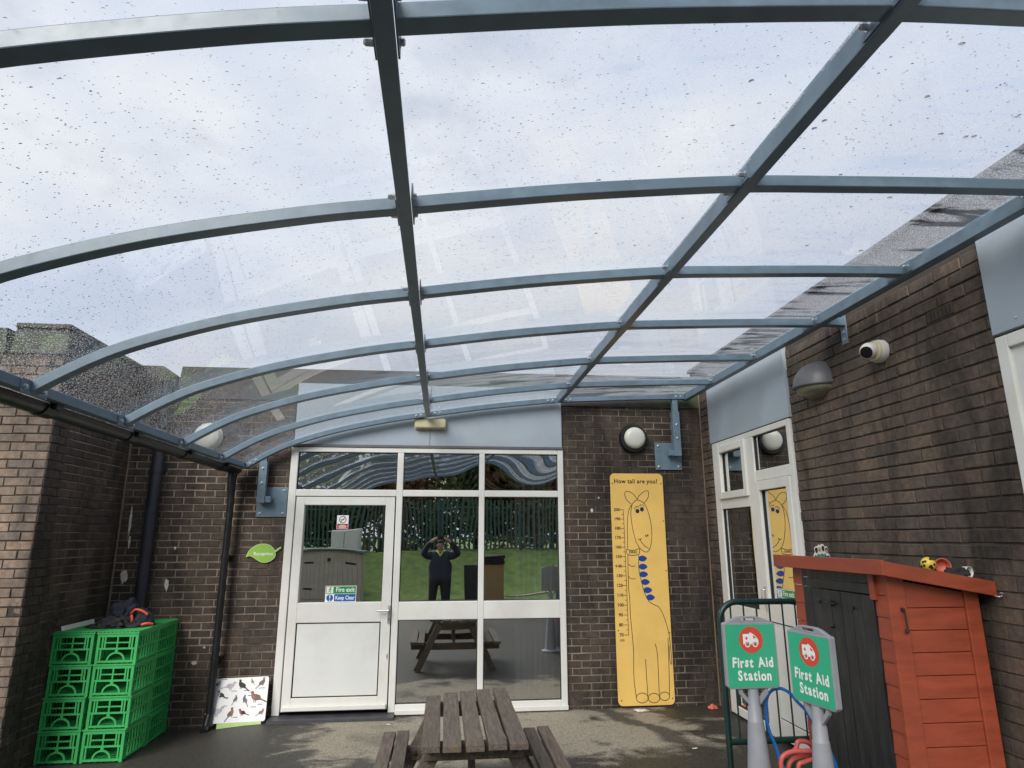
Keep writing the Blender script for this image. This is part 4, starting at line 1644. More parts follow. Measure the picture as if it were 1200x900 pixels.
ex0, ex1, ez0, ez1 = -1.160, -0.852, 1.066, 1.222
zm = (ez0 + ez1) / 2


def _grn(q):
    flat(q, [(ex0 + .006, zm + .002), (ex1 - .006, zm + .002), (ex1 - .006, ez1 - .005), (ex0 + .006, ez1 - .005)], p1)


def _blu(q):
    flat(q, [(ex0 + .09, ez0 + .005), (ex1 - .006, ez0 + .005), (ex1 - .006, zm - .002), (ex0 + .09, zm - .002)], p1)
    flat(q, ell(ex0 + .047, (ez0 + zm) / 2, .034, .034, 24), p1)


def _wht(q):
    flat(q, [(ex0 + .012, zm + .008), (ex0 + .078, zm + .008), (ex0 + .078, ez1 - .010), (ex0 + .012, ez1 - .010)], p2)
    text(q, 'Fire exit', (ex0 + .09 + ex1) / 2, (zm + ez1) / 2, .062, p2, bold=.001, width=.185)
    text(q, 'Keep Clear', (ex0 + .09 + ex1) / 2, (zm + ez0) / 2, .052, p2, bold=.001, width=.19)
    flat(q, [(ex0 + .041, zm - .012), (ex0 + .053, zm - .012), (ex0 + .050, zm - .045), (ex0 + .044, zm - .045)], p2)
    flat(q, ell(ex0 + .047, ez0 + .018, .006, .006, 10), p2)


sticker('fire_exit_sticker', 'green and blue fire exit keep clear sticker low on the door glass', ex0, ex1, ez0, ez1, M_PRINTW, [
    ('green_band', M_SAFEG, _grn), ('blue_band', M_SAFEB, _blu), ('lettering', M_PRINTW, _wht),
    ('pictogram', M_SAFEG, lambda q: man(q, ex0 + .045, (zm + ez1) / 2, .062, lambda x, z: (x, yk - .0024, z)))], yk)
sx0, sx1, sz0, sz1 = -1.088, -0.970, 1.785, 1.926


def _nsr(q):
    flat(q, [(sx0 + .004, sz0 + .004), (sx1 - .004, sz0 + .004), (sx1 - .004, sz0 + .055), (sx0 + .004, sz0 + .055)], p1)


def _nsb(q):
    ribbon(q, ell(-1.029, sz0 + .097, .033, .033, 28), .008, p1, closed=True)
    ribbon(q, [(-1.052, sz0 + .074), (-1.006, sz0 + .120)], .007, p1)
    flat(q, [(-1.052, sz0 + .092), (-1.012, sz0 + .092), (-1.012, sz0 + .100), (-1.052, sz0 + .100)], p1)


def _nsw(q):
    for k, wd in enumerate((.06, .085, .07)):
        flat(q, [(-1.029 - wd / 2, sz0 + .042 - k * .013), (-1.029 + wd / 2, sz0 + .042 - k * .013), (-1.029 + wd / 2, sz0 + .036 - k * .013), (-1.029 - wd / 2, sz0 + .036 - k * .013)], p2)


sticker('no_smoking_sticker', 'small white and red no smoking sticker high on the door glass', sx0, sx1, sz0, sz1, M_PRINTW, [('red_band', M_SAFER, _nsr), ('symbol', M_LAMPGREY, _nsb), ('small_print', M_PRINTW, _nsw)], yk)
# sticker on the side door
t = thing('fire_exit_sticker', 'green fire exit sticker on the side door glass above the barrier', 'sign', (RX - .01, 5.4, 1.16))
mb = MB()
mb.box(RX - .016, RX - .0152, 5.24, 5.53, 1.16, 1.265)
mb.build('backing', M_PRINTW, t)
r3 = lambda y, z: (RX - .0166, -y, z)
r4 = lambda y, z: (RX - .0172, -y, z)
mb = MB()
flat(mb, [(-5.525, 1.195), (-5.245, 1.195), (-5.245, 1.26), (-5.525, 1.26)], r3)
mb.build('green_band', M_SAFEG, t, fixn=False)
mb = MB()
flat(mb, [(-5.525, 1.163), (-5.245, 1.163), (-5.245, 1.19), (-5.525, 1.19)], r3)
mb.build('blue_band', M_SAFEB, t, fixn=False)
mb = MB()
flat(mb, [(-5.52, 1.20), (-5.455, 1.20), (-5.455, 1.255), (-5.52, 1.255)], r4)
text(mb, 'Fire exit', -5.348, 1.228, .06, r4, bold=.001, width=.18)
mb.build('lettering', M_PRINTW, t, fixn=False)
mb = MB()
man(mb, -5.488, 1.228, .055, lambda y, z: (RX - .0178, -y, z))
mb.build('pictogram', M_SAFEG, t, fixn=False)

# ------------------------------------------------------------------ bird poster leaning at the wall
BP = thing('bird_poster', 'white poster board of garden birds leaning on the wall beside the downpipe', 'poster', (0, 0, 0))
bw, bh = 0.52, 0.385
mb = MB()
mb.prism(rrect(0, bw, 0.055, .055 + bh, .022), (0, 0, 0), (1, 0, 0), (0, 0, 1), (0, .006, 0))
mb.build('board', M_PRINTW, BP)
mb = MB()
mb.prism(rrect(.075, bw - .035, 0, .0545, .01), (0, .001, 0), (1, 0, 0), (0, 0, 1), (0, .005, 0))
mb.build('foot_strip', M_LIME2, BP)
M_BIRD = {k: M('bird_' + k, c, .6, 0, .2, 40) for k, c in dict(black=(.02, .02, .022), grey=(.16, .17, .19), pale=(.45, .44, .50), brown=(.17, .10, .085), pink=(.34, .13, .11), red=(.42, .06, .05), blue=(.05, .10, .25)).items()}


def bird(mb_, cx, cz, s, face, tilt, f3, legs=True, mi_body=0, mi_breast=None):
    """side view of a perched bird: body, head, beak, tail, legs"""
    def T(x, z):
        x, z = x * math.cos(tilt) - z * math.sin(tilt), x * math.sin(tilt) + z * math.cos(tilt)
        return (cx + face * x * s, cz + z * s)
    f_a = lambda x, z: f3(x, z, 0)
    f_b = lambda x, z: f3(x, z, .0005)
    body = [(-.42, .02), (-.3, .2), (0, .27), (.25, .24), (.36, .3), (.42, .42), (.52, .44), (.60, .38), (.62, .28), (.56, .16), (.5, .0), (.34, -.18), (.05, -.26), (-.22, -.18), (-.48, -.12), (-.95, -.2), (-.98, -.1)]
    flat(mb_, [T(*p) for p in smooth_path(body, 3, closed=True)], f_a, mi_body)
    flat(mb_, [T(.60, .36), T(.78, .29), T(.61, .27)], f_a, 1)
    if mi_breast is not None:
        flat(mb_, [T(*p) for p in [(.5, .28), (.57, .14), (.48, -.02), (.3, -.16), (.1, -.12), (.2, .06), (.36, .2)]], f_b, mi_breast)
    if legs:
        for dx in (.02, .16):
            a = T(dx, -.22)
            ribbon(mb_, [a, (a[0], a[1] - .22 * s)], .05 * s, f_a, False, 1)


f3b = lambda x, z, d=0: (x, -.0008 - d, z + .055)
order = ['black', 'grey', 'pale', 'brown', 'pink', 'red', 'blue']
bmats = [M_BIRD['grey'], M_BIRD['black'], M_BIRD['pale'], M_BIRD['brown'], M_BIRD['pink'], M_BIRD['red'], M_BIRD['blue']]
for nm, (cx, cz, s, face, tilt, bi, br_) in dict(
        a=(.155, .315, .085, 1, .05, 2, None), b=(.275, .315, .085, -1, .5, 1, None), c=(.365, .345, .04, -1, .7, 0, 2), d=(.455, .33, .072, 1, .6, 3, None),
        e=(.085, .24, .07, -1, .35, 1, 2), f=(.22, .195, .055, 1, .9, 0, 3), g=(.315, .185, .065, -1, .9, 0, 6), h=(.42, .205, .105, -1, .25, 3, 4),
        i=(.055, .10, .10, 1, 0, 2, None), j=(.19, .075, .08, 1, .8, 3, 4), k=(.305, .08, .065, -1, .2, 1, 5), l=(.475, .075, .055, 1, .4, 0, 5), m_=(.03, .335, .05, 1, .2, 0, None)).items():
    mb = MB()
    bird(mb, cx, cz, s, face, tilt, f3b, True, bi, br_)
    mb.build('bird_picture', bmats, BP, fixn=False)
mb = MB()
for x, z, l, in ((.10, .375, .05), (.32, .27, .05), (.46, .285, .06), (.13, .215, .05), (.36, .225, .05), (.13, .145, .04), (.46, .145, .045), (.24, .045, .04), (.40, .125, .05), (.20, .27, .05)):
    flat(mb, [(x - l / 2, z - .0028), (x + l / 2, z - .0028), (x + l / 2, z + .0028), (x - l / 2, z + .0028)], f3b)
mb.build('caption', M_BIRD['blue'], BP, fixn=False)
BP.location = (-2.135, 6.825, -0.055)
BP.rotation_euler = (R(-11), R(-2.2), R(-4))

# ------------------------------------------------------------------ stacked green crates
CW, CDp, CH = 0.325, 0.415, 0.248
CRG = 'green plastic crates stacked by the corner wall'


def make_crate():
    root = thing('plastic_crate', 'green plastic crate', 'crate')
    x0, x1, y0, y1 = -CW / 2, CW / 2, -CDp / 2, CDp / 2

    def end_panel(y, s):
        q = MB()
        a, b = (y, y + .010) if s > 0 else (y - .010, y)
        bx = lambda u0, u1, z0, z1: q.box(u0, u1, a, b, z0, z1)
        bx(x0 + .02, x1 - .02, .212, .236)
        bx(x0 + .02, x1 - .02, .112, .126)
        bx(x0 + .02, x1 - .02, .010, .026)
        for u in (-.118, -.098, 0, .098, .118):
            bx(u - .006, u + .006, .126, .212)
        for u in (-.125, .125):
            bx(u - .006, u + .006, .026, .112)
        bx(-.092, -.006, .162, .172)
        bx(.006, .092, .162, .172)
        arc = [(.074 * math.cos(t_), .026 + .068 * math.sin(t_)) for t_ in np.linspace(0, math.pi, 15)]
        arc2 = [(.060 * math.cos(t_), .026 + .054 * math.sin(t_)) for t_ in np.linspace(math.pi, 0, 15)]
        q.prism(arc + arc2, (0, a, 0), (1, 0, 0), (0, 0, 1), (0, b - a, 0))
        bx(-.012, .012, .094, .112)
        return q
    end_panel(y0, 1).build('end_panel', M_CRATE, root)
    end_panel(y1, -1).build('end_panel', M_CRATE, root)
    for xx, s in ((x0, 1), (x1, -1)):
        q = MB()
        a, b = (xx, xx + .010) if s > 0 else (xx - .010, xx)
        q.box(a, b, y0 + .02, y1 - .02, .212, .236)
        q.box(a, b, y0 + .02, y1 - .02, .112, .126)
        q.box(a, b, y0 + .02, y1 - .02, .010, .026)
        for k in range(7):
            yy_ = y0 + .05 + k * (CDp - .10) / 6
            q.box(a, b, yy_ - .0055, yy_ + .0055, .126, .212)
            q.box(a, b, yy_ - .0055, yy_ + .0055, .026, .112)
        q.build('side_panel', M_CRATE, root)
    q = MB()
    for cx in (x0, x1):
        for cy in (y0, y1):
            sx, sy = (1 if cx < 0 else -1), (1 if cy < 0 else -1)
            q.box(min(cx, cx + sx * .022), max(cx, cx + sx * .022), min(cy, cy + sy * .022), max(cy, cy + sy * .022), 0.0, .2365)
    q.pieces('corner_post', M_CRATE, root)
    q = MB()
    q.box(x0 - .006, x1 + .006, y0 - .006, y0 + .014, .237, .248)
    q.box(x0 - .006, x1 + .006, y1 - .014, y1 + .006, .237, .248)
    q.box(x0 - .006, x0 + .014, y0 + .014, y1 - .014, .237, .248)
    q.box(x1 - .014, x1 + .006, y0 + .014, y1 - .014, .237, .248)
    q.build('rim', M_CRATE, root)
    q = MB()
    for k in range(7):
        xx = x0 + .02 + k * (CW - .04) / 6
        q.box(xx - .008, xx + .008, y0 + .012, y1 - .012, .002, .009)
    for k in range(9):
        yy_ = y0 + .02 + k * (CDp - .04) / 8
        q.box(x0 + .012, x1 - .012, yy_ - .008, yy_ + .008, .0095, .015)
    q.build('base_grid', M_CRATE, root)
    return root


proto = make_crate()
lev = ['lowest', 'second lowest', 'second highest', 'topmost']
first = True
rr = random.Random(4)
for ci, (cx, cy, wh) in enumerate(((-3.050, 6.27, 'in the front stack touching the corner wall'), (-2.705, 6.275, 'in the front stack nearest the entrance'), (-3.050, 6.70, 'in the rear stack touching the corner wall'), (-2.705, 6.70, 'in the rear stack nearest the entrance'))):
    for k in range(4):
        o = proto if first else copy_tree(proto)
        first = False
        o.location = (cx + rr.uniform(-.004, .004), cy + rr.uniform(-.004, .004), -0.072 + k * .2485)
        o.rotation_euler = (0, 0, R(rr.uniform(-.8, .8)))
        tag(o, f'green plastic crate, {lev[k]} {wh}', 'crate', CRG)
# slatted lid sheets on the top crates
for cx, cy, lb in ((-3.050, 6.27, 'green lattice crate lid on the front stack touching the corner wall'), (-2.705, 6.275, 'green lattice crate lid on the front stack nearest the entrance'), (-3.050, 6.70, 'green lattice crate lid on the rear stack touching the corner wall'), (-2.705, 6.70, 'green lattice crate lid on the rear stack nearest the entrance')):
    mb = MB()
    zt = -0.072 + 4 * .2485
    for k in range(11):
        xx = cx - CW / 2 + .006 + k * (CW - .012) / 10
        mb.box(xx - .006, xx + .006, cy - CDp / 2, cy + CDp / 2, zt, zt + .006)
    for k in range(13):
        yy_ = cy - CDp / 2 + .006 + k * (CDp - .012) / 12
        mb.box(cx - CW / 2, cx + CW / 2, yy_ - .006, yy_ + .006, zt + .0062, zt + .011)
    tag(mb.build('crate_lid', M_CRATE), lb, 'lid', 'lattice lids on the crates')
# white board edge by the wall
mb = MB()
mb.obox((-3.198, 6.40, .945), (.006, 0, .001), (0, .26, 0), (-.006, 0, .022))
tag(mb.build('white_board', M_WHITE, bevel=.003), 'white board edge lying between the crate tops and the corner wall', 'board')


# jackets dumped on the crates
def cloth_blob(cx, cy, cz, rx, ry, rz, seed, sub=5, fold=.28):
    b = bmesh.new()
    bmesh.ops.create_icosphere(b, subdivisions=sub, radius=1.0)
    for v in b.verts:
        d = v.co.normalized()
        n1 = mnoise.noise(d * 1.5 + Vector((seed, 0, 0)))
        n2 = abs(mnoise.noise(Vector((d.x * 3.2, d.y * 2.2, d.z * 4)) + Vector((0, seed * 3, 0))))
        n3 = abs(mnoise.noise(d * 7 + Vector((seed, seed, 0))))
        k = 1 + .35 * n1 - fold * (1 - n2) ** 3 + .10 * n3
        z = d.z * rz * k
        if z < 0:
            z *= .12
        v.co = Vector((cx + d.x * rx * k, cy + d.y * ry * k, max(cz + .002, cz + z)))
    m_ = bpy.data.meshes.new('cloth')
    b.to_mesh(m_)
    b.free()
    m_.polygons.foreach_set('use_smooth', [True] * len(m_.polygons))
    return m_


ztop = -0.072 + 4 * .2485 + .012
for nm, lb, pr, mt in (('jacket', 'crumpled charcoal jacket draped over the crate tops', (-2.86, 6.36, ztop, .23, .17, .10, 2.0), M_FABB), ('coat', 'rumpled navy coat heaped highest on the crates', (-2.87, 6.50, ztop + .03, .15, .13, .20, 5.0), M_FABN)):
    m_ = cloth_blob(*pr)
    m_.materials.append(mt)
    o = bpy.data.objects.new(nm, m_)
    COL.objects.link(o)
    tag(o, lb, 'clothing')
bag = thing('backpack', 'dark backpack with orange trim on the crates by the soil pipe', 'bag', (-2.66, 6.42, ztop))
m_ = cloth_blob(-2.66, 6.42, ztop, .095, .10, .15, 9.0, 4, .12)
m_.materials.append(M_FABN)
m_.transform(Matrix.Translation(-Vector((-2.66, 6.42, ztop))))
o = bpy.data.objects.new('body', m_)
COL.objects.link(o)
o.parent = bag
mb = MB()
mb.tube(smooth_path([(-2.745, 6.36, ztop + .11), (-2.70, 6.33, ztop + .145), (-2.64, 6.33, ztop + .13), (-2.60, 6.34, ztop + .10)], 5), .010, 6)
mb.tube(smooth_path([(-2.73, 6.335, ztop + .02), (-2.715, 6.315, ztop + .06), (-2.725, 6.32, ztop + .10)], 5), .010, 6)
mb.tube(smooth_path([(-2.63, 6.31, ztop + .015), (-2.59, 6.325, ztop + .025), (-2.555, 6.36, ztop + .015)], 5), .014, 6)
mb.build('trim', M_ORANGE, bag, smooth=True)

# ------------------------------------------------------------------ picnic table
PT = thing('picnic_table', 'weathered wooden picnic table with attached benches in front of the entrance', 'table', (.205, 4.37, 0))
TZ_, TT = .63, .034
rr = random.Random(9)


def plank(nm, xa, xb, ya, yb, zt, th, skew=0):
    q = MB()
    n = 10
    vs = []
    for i in range(n + 1):
        y = ya + (yb - ya) * i / n
        dz = .0025 * mnoise.noise(Vector((xa * 9, y * 3, 1)))
        e = .002 * mnoise.noise(Vector((xa * 7, y * 5, 4)))
        sk = skew * (i / n - .5)
        vs += [(xa + e + sk, y, zt - th), (xb + e + sk, y, zt - th), (xb + e + sk, y, zt + dz), (xa + e + sk, y, zt + dz)]
    fs = [(0, 1, 2, 3), (4 * n, 4 * n + 3, 4 * n + 2, 4 * n + 1)]
    for i in range(n):
        for k in range(4):
            l = (k + 1) % 4
            fs.append((i * 4 + k, i * 4 + l, i * 4 + 4 + l, i * 4 + 4 + k))
    q.add(vs, fs)
    return q.build(nm, M_WOOD, PT, bevel=.003)


pw_ = .099
for k in range(5):
    xa = -.082 + k * .1185
    plank('top_plank', xa, xa + pw_, 3.735 + rr.uniform(-.008, .008), (4.86, 4.93, 4.97, 5.0, 5.04)[k], TZ_, TT, rr.uniform(-.006, .010))
for xa, xb in ((-.372, -.288), (-.275, -.192), (.612, .695), (.712, .797)):
    plank('seat_plank', xa, xb, 3.80 + rr.uniform(-.01, .01), 4.99 + rr.uniform(-.02, .03), .375, .034, rr.uniform(-.006, .006))
for ye in (3.93, 4.82):
    mb = MB()
    mb.box(-.07, .48, ye - .022, ye + .022, .505, TZ_ - TT - .001)
    o = mb.build('top_cleat', M_WOOD, PT, bevel=.006)
    mb = MB()
    mb.box(-.37, .795, ye - .066, ye - .024, .255, .340)
    mb.build('seat_bearer', M_WOOD, PT, bevel=.004)
    for s in (-1, 1):
        mb = MB()
        a, b = Vector((.205 + s * .20, ye + .045, .58)), Vector((.205 + s * .50, ye + .045, .0))
        mb.bar(a, b, .042, .085, up=(0, 1, 0) if False else (1, 0, 0))
        q = MB()
        d = (b - a).normalized()
        sd2 = Vector((d.z, 0, -d.x))
        q.prism([(-.042, 0), (.042, 0), (.042, 1), (-.042, 1)], a - Vector((0, .021, 0)), sd2, (b - a), (0, .042, 0))
        q.build('leg', M_WOOD, PT, bevel=.003)
    bo = MB()
    for x in (-.03, .44):
        bolt(bo, (x, ye - .022, .55), (0, -1, 0), .011)
    for x in (-.14, .55):
        bolt(bo, (x, ye - .066, .297), (0, -1, 0), .011)
    bo.pieces('bolt', M_RUST, PT)
mb = MB()
mb.bar((.205, 3.98, .30), (.205, 4.42, .57), .04, .06)
mb.bar((.205, 4.77, .30), (.205, 4.36, .57), .04, .06)
mb.pieces('brace', M_WOOD, PT)

# ------------------------------------------------------------------ red and black shed
SH = thing('storage_shed', 'red boarded shed with a black plank door against the brick wall', 'shed', (2.6, 3.77, 0))
SX, SX2, SY, SY2 = 2.352, 2.868, 3.305, 4.245


def roofz(x):
    return 1.515 + (1.405 - 1.515) * (x - 2.30) / (2.93 - 2.30)


mb = MB()
mb.box(SX + .02, SX2 - .005, SY + .02, SY2 - .02, .02, 1.38)
mb.build('carcass', M_BLACKP, SH)
# gable boards facing the camera
bz = [1.334, 1.222, 1.112, 1.000, .888, .776, .664, .552, .440, .328, .216, .104, .0]
zt = 1.44
for k, z in enumerate(bz):
    mb = MB()
    x0, x1 = SX + .098, SX2 - .082
    ztop_ = zt
    z1a, z1b = ztop_ - .0035, ztop_ - .0035
    if k == 0:
        z1a, z1b = roofz(x0) - .02, roofz(x1) - .02
    y0 = SY + .006 + random.uniform(-.001, .001)
    mb.prism([(x0, z), (x1, z), (x1, z1b), (x0, z1a)], (0, y0, 0), (1, 0, 0), (0, 0, 1), (0, .014, 0))
    mb.build('board', M_RED, SH, bevel=.003)
    zt = z
for x0, x1 in ((SX + .0, SX + .096), (SX2 - .08, SX2)):
    mb = MB()
    mb.prism([(x0, 0), (x1, 0), (x1, roofz(x1) - .005), (x0, roofz(x0) - .005)], (0, SY - .004, 0), (1, 0, 0), (0, 0, 1), (0, .022, 0))
    mb.build('corner_board', M_RED, SH, bevel=.003)
# long side boards either side of the door
for ya, yb in ((SY + .02, SY + .115), (4.125, SY2)):
    zt = 1.50
    for k in range(14):
        z = max(0, 1.395 - k * .112)
        mb = MB()
        mb.prism([(0.0, z), (.0085, z), (.0045, zt - .003), (0.0, zt - .003)], (SX + .012, ya, 0), (-1, 0, 0), (0, 0, 1), (0, yb - ya, 0))
        mb.build('board', M_RED, SH)
        zt = z
        if z <= 0:
            break
mb = MB()
mb.box(SX - .012, SX + .008, SY + .09, SY + .135, 1.365, 1.50)
mb.build('batten', M_RED, SH, bevel=.003)
mb = MB()
mb.box(SX - .006, SX + .012, SY + .137, 4.123, 1.392, 1.446)
mb.box(SX - .004, SX + .012, SY + .137, 4.123, 1.449, 1.50)
mb.build('header_panel', M_BLACKP, SH, bevel=.002)
dsh = None
dy0, dy1 = SY + .12, 4.122
for k in range(7):
    a = dy0 + (dy1 - dy0) * k / 7
    b = dy0 + (dy1 - dy0) * (k + 1) / 7
    mb = MB()
    mb.box(SX - .002 - random.uniform(0, .002), SX + .012, a + .0012, b - .0012, .03, 1.385)
    if dsh is None:
        dsh = mb.build('door', M_BLACKP, SH, bevel=.002)
    else:
        mb.build('plank', M_BLACKP, dsh, bevel=.002)
mb = MB()
mb.box(SX - .022, SX - .004, 3.80, 3.86, 1.295, 1.325)
mb.box(SX - .014, SX - .004, 3.93, 3.97, 1.30, 1.315)
mb.box(SX - .014, SX - .004, 3.60, 3.64, 1.295, 1.31)
mb.lathe([(.014, 0), (.014, .01), (.005, .018)], (SX - .004, 3.83, 1.18), (-1, 0, 0), 10)
mb.tube([(SX - .02, 3.85, 1.31), (SX - .02, 3.76, 1.312)], .005, 6)
mb.pieces('latch', M_BLACKPL, dsh)
mb = MB()
mb.lathe([(.012, 0), (.012, .008), (.004, .012)], (2.42, SY - .004, 1.325), (0, -1, 0), 8)
mb.tube(smooth_path([(2.405, SY - .014, 1.335), (2.42, SY - .018, 1.325), (2.424, SY - .016, 1.28), (2.427, SY - .014, 1.225), (2.412, SY - .014, 1.213)], 4), .0045, 6)
mb.lathe([(.010, 0), (.010, .01)], (2.427, SY - .004, 1.22), (0, -1, 0), 8)
mb.build('hook', M_RUST, SH)
# roof
mb = MB()
mb.prism([(2.30, roofz(2.30) + .05), (2.925, roofz(2.925) + .05), (2.925, roofz(2.925) + .062), (2.30, roofz(2.30) + .062)], (0, 3.245, 0), (1, 0, 0), (0, 0, 1), (0, 1.10, 0))
rf = mb.build('roof', M_FELT, SH)
mb = MB()
mb.prism([(2.305, roofz(2.305) - .014), (2.922, roofz(2.922) - .014), (2.922, roofz(2.922) + .060), (2.305, roofz(2.305) + .060)], (0, 3.235, 0), (1, 0, 0), (0, 0, 1), (0, .018, 0))
mb.build('fascia_board', M_RED, rf, bevel=.003)
mb = MB()
mb.box(2.288, 2.305, 3.232, 4.36, roofz(2.30) - .012, roofz(2.30) + .066)
mb.build('fascia_board', M_RED, rf, bevel=.003)
mb = MB()
mb.tube(smooth_path([(2.905, 3.233, 1.395), (2.91, 3.215, 1.393), (2.925, 3.212, 1.397), (2.925, 3.20, 1.410), (2.912, 3.205, 1.412)], 4), .004, 6)
mb.build('eye_hook', M_BOLT, rf)

# things lying on the shed roof
rz_ = lambda x: roofz(x) + .063


def ball(nm, lb, cx, cy, r_, mt, holes=False):
    t_ = thing(nm, lb, 'ball', (cx, cy, rz_(cx)))
    q = MB()
    q.lathe([(r_ * math.sin(a), -r_ * math.cos(a)) for a in np.linspace(.05, math.pi - .05, 18)], (cx, cy, rz_(cx) + r_), (0, 0, 1), 28)
    q.build('shell', mt, t_, smooth=True)
    if holes:
        q = MB()
        for i in range(26):
            d = Vector((mnoise.random_unit_vector()))
            p = Vector((cx, cy, rz_(cx) + r_)) + d * (r_ * .985)
            q.lathe([(.007, 0), (.007, .0015)], p, d, 10)
        q.pieces('hole', M_GASKET, t_)
    return t_


ball('perforated_ball', 'yellow ball with round holes on the shed roof', 2.665, 3.375, .038, M_BALLY, True)
t = thing('toy_cup', 'coral plastic toy cup lying on the shed roof', 'toy', (2.735, 3.36, rz_(2.735)))
mb = MB()
ax = Vector((-.35, -.93, .1)).normalized()
mb.lathe([(.031, .045), (.039, 0), (.041, -.002), (.041, -.008), (.037, -.008), (.035, 0), (.026, .03), (.010, .035), (.001, .035)][::-1], (2.735, 3.36, rz_(2.735) + .041), -ax, 28)
mb.build('cup', M_BALLR, t, smooth=True)
m_ = cloth_blob(2.795, 3.345, rz_(2.80), .065, .06, .06, 14.0, 4, .2)
m_.materials.append(M_DGREEN if False else M_FABB)
o = bpy.data.objects.new('cloth_bundle', m_)
COL.objects.link(o)
tag(o, 'dark cloth bundle between the coral and white cups on the shed roof', 'cloth')
t = thing('paper_cup', 'white cup on its side at the wall end of the shed roof', 'cup', (2.86, 3.36, rz_(2.86)))
mb = MB()
mb.lathe([(.024, .055), (.030, 0), (.031, -.003), (.028, -.003), (.026, .0), (.021, .05), (.001, .05)], (2.862, 3.33, rz_(2.86) + .031), (-.25, .95, .05), 20)
mb.build('cup', M_CCTV, t, smooth=True)
# little cut-out sign of four children
CK = thing('cutout_sign', 'small painted cutout sign of four children on the shed roof', 'sign', (2.445, 4.02, rz_(2.445)))
zk = rz_(2.445)
kids = [(-.05, .035, (.06, .03, .025), 'M'), (-.02, .05, (.62, .42, .32), 'M'), (.012, .05, (.06, .028, .022), 'M'), (.042, .035, (.62, .42, .34), 'M')]
kmats = [M_PRINTW, M_BLUE, M_GLOSSBLK, M_SKIN, M_SIGNGREEN, M('brown_skin_paint', (.09, .045, .03), .6), M('blonde_paint', (.7, .62, .42), .6)]
mb = MB()
ck3 = lambda x, z, d=0.0: (2.445 + x * .95, 4.02 + x * .3 - d, zk + z)
sil = [(-.072, 0), (-.072, .03), (-.058, .05), (-.062, .075), (-.045, .088), (-.032, .084), (-.022, .098), (-.006, .092), (.008, .102), (.022, .098), (.028, .084), (.045, .088), (.058, .072), (.052, .048), (.068, .03), (.070, 0)]
mb.prism(sil, ck3(0, 0), (.95, .3, 0), (0, 0, 1), (0, .006, 0))
mb.build('board', M_PRINTW, CK)
mb = MB()
for x, hz, skin, hair, top in ((-.048, .058, 5, 2, 1), (-.020, .066, 3, 6, 4), (.012, .068, 5, 2, 4), (.043, .056, 3, 2, 1)):
    flat(mb, [(x - .022, 0.0), (x + .022, 0.0), (x + .020, hz - .026), (x - .020, hz - .026)], lambda a, b: ck3(a, b, .001), top)
    flat(mb, [(x - .008, hz - .03), (x + .008, hz - .03), (x, hz - .018)], lambda a, b: ck3(a, b, .0016), 0)
    flat(mb, ell(x, hz + .006, .013, .016, 14), lambda a, b: ck3(a, b, .0014), hair)
    flat(mb, ell(x, hz, .0105, .013, 14), lambda a, b: ck3(a, b, .0018), skin)
flat(mb, [(-.03, .002), (.02, .002), (.02, .012), (-.03, .012)], lambda a, b: ck3(a, b, .0022), 0)
mb.build('painted_children', kmats, CK, fixn=False)

# ------------------------------------------------------------------ green barrier
BA = thing('pedestrian_barrier', 'dark green tubular barrier in front of the side door', 'barrier', (2.45, 4.80, 0))
by, bx0, bx1, bzt, bzb = 4.80, 2.062, 2.885, 1.228, .285
path = [(bx0, by, .0), (bx0, by, .5), (bx0, by, bzt - .13)] + [(bx0 + .13 - .13 * math.cos(a), by, bzt - .13 + .13 * math.sin(a)) for a in np.linspace(.2, math.pi / 2, 7)] + [(bx1, by, bzt)]
mb = MB()
mb.tube(path, .022, 14)
mb.tube([(bx1 - .02, by, bzt), (bx1 - .02, by, 0)], .022, 14)
mb.build('frame_tube', M_GREENPAINT, BA, smooth=True)
mb = MB()
mb.tube([(bx0, by, bzb), (bx1 - .02, by, bzb)], .022, 14)
mb.build('bottom_rail', M_GREENPAINT, BA, smooth=True)
for k in range(7):
    x = bx0 + .085 + k * .1015
    q = MB()
    ztp = bzt if x > bx0 + .13 else bzt - .13 + math.sqrt(max(0, .13 ** 2 - (bx0 + .13 - x) ** 2))
    q.tube([(x, by, bzb), (x, by, ztp)], .0065, 8)
    q.build('bar', M_GREENPAINT, BA, smooth=True)
mb = MB()
mb.box(bx0 - .02, bx0 + .02, by - .2, by + .2, .0, .022)
mb.box(bx1 - .04, bx1, by - .2, by + .2, .0, .022)
mb.pieces('foot', M_GREENPAINT, BA)

# ------------------------------------------------------------------ first aid station signs
def hand_text(mb_, sx, cx, cz, size, f3, width, seed, mi=0):
    """slightly uneven hand drawn capitals, glyph by glyph"""
    q = random.Random(seed)
    adv = []
    for ch in sx:
        if ch == ' ':
            adv.append(.38 * size)
            continue
        vs, _ = glyphs(ch, size, .036 * size)
        x = [v[0] for v in vs]
        adv.append(max(x) - min(x) + .10 * size)
    tot = sum(adv)
    k = width / tot
    u = cx - width / 2
    for ch, a in zip(sx, adv):
        if ch != ' ':
            vs, fs = glyphs(ch, size, .036 * size)
            x = [v[0] for v in vs]
            xm = (max(x) + min(x)) / 2
            an, dz = q.uniform(-.09, .09), q.uniform(-.03, .03) * size
            xc = u + a * k / 2
            mb_.add([f3(xc + (v[0] - xm) * k * math.cos(an) - v[1] * math.sin(an), cz + dz + (v[0] - xm) * math.sin(an) + v[1] * math.cos(an)) for v in vs], fs, mi)
        u += a * k


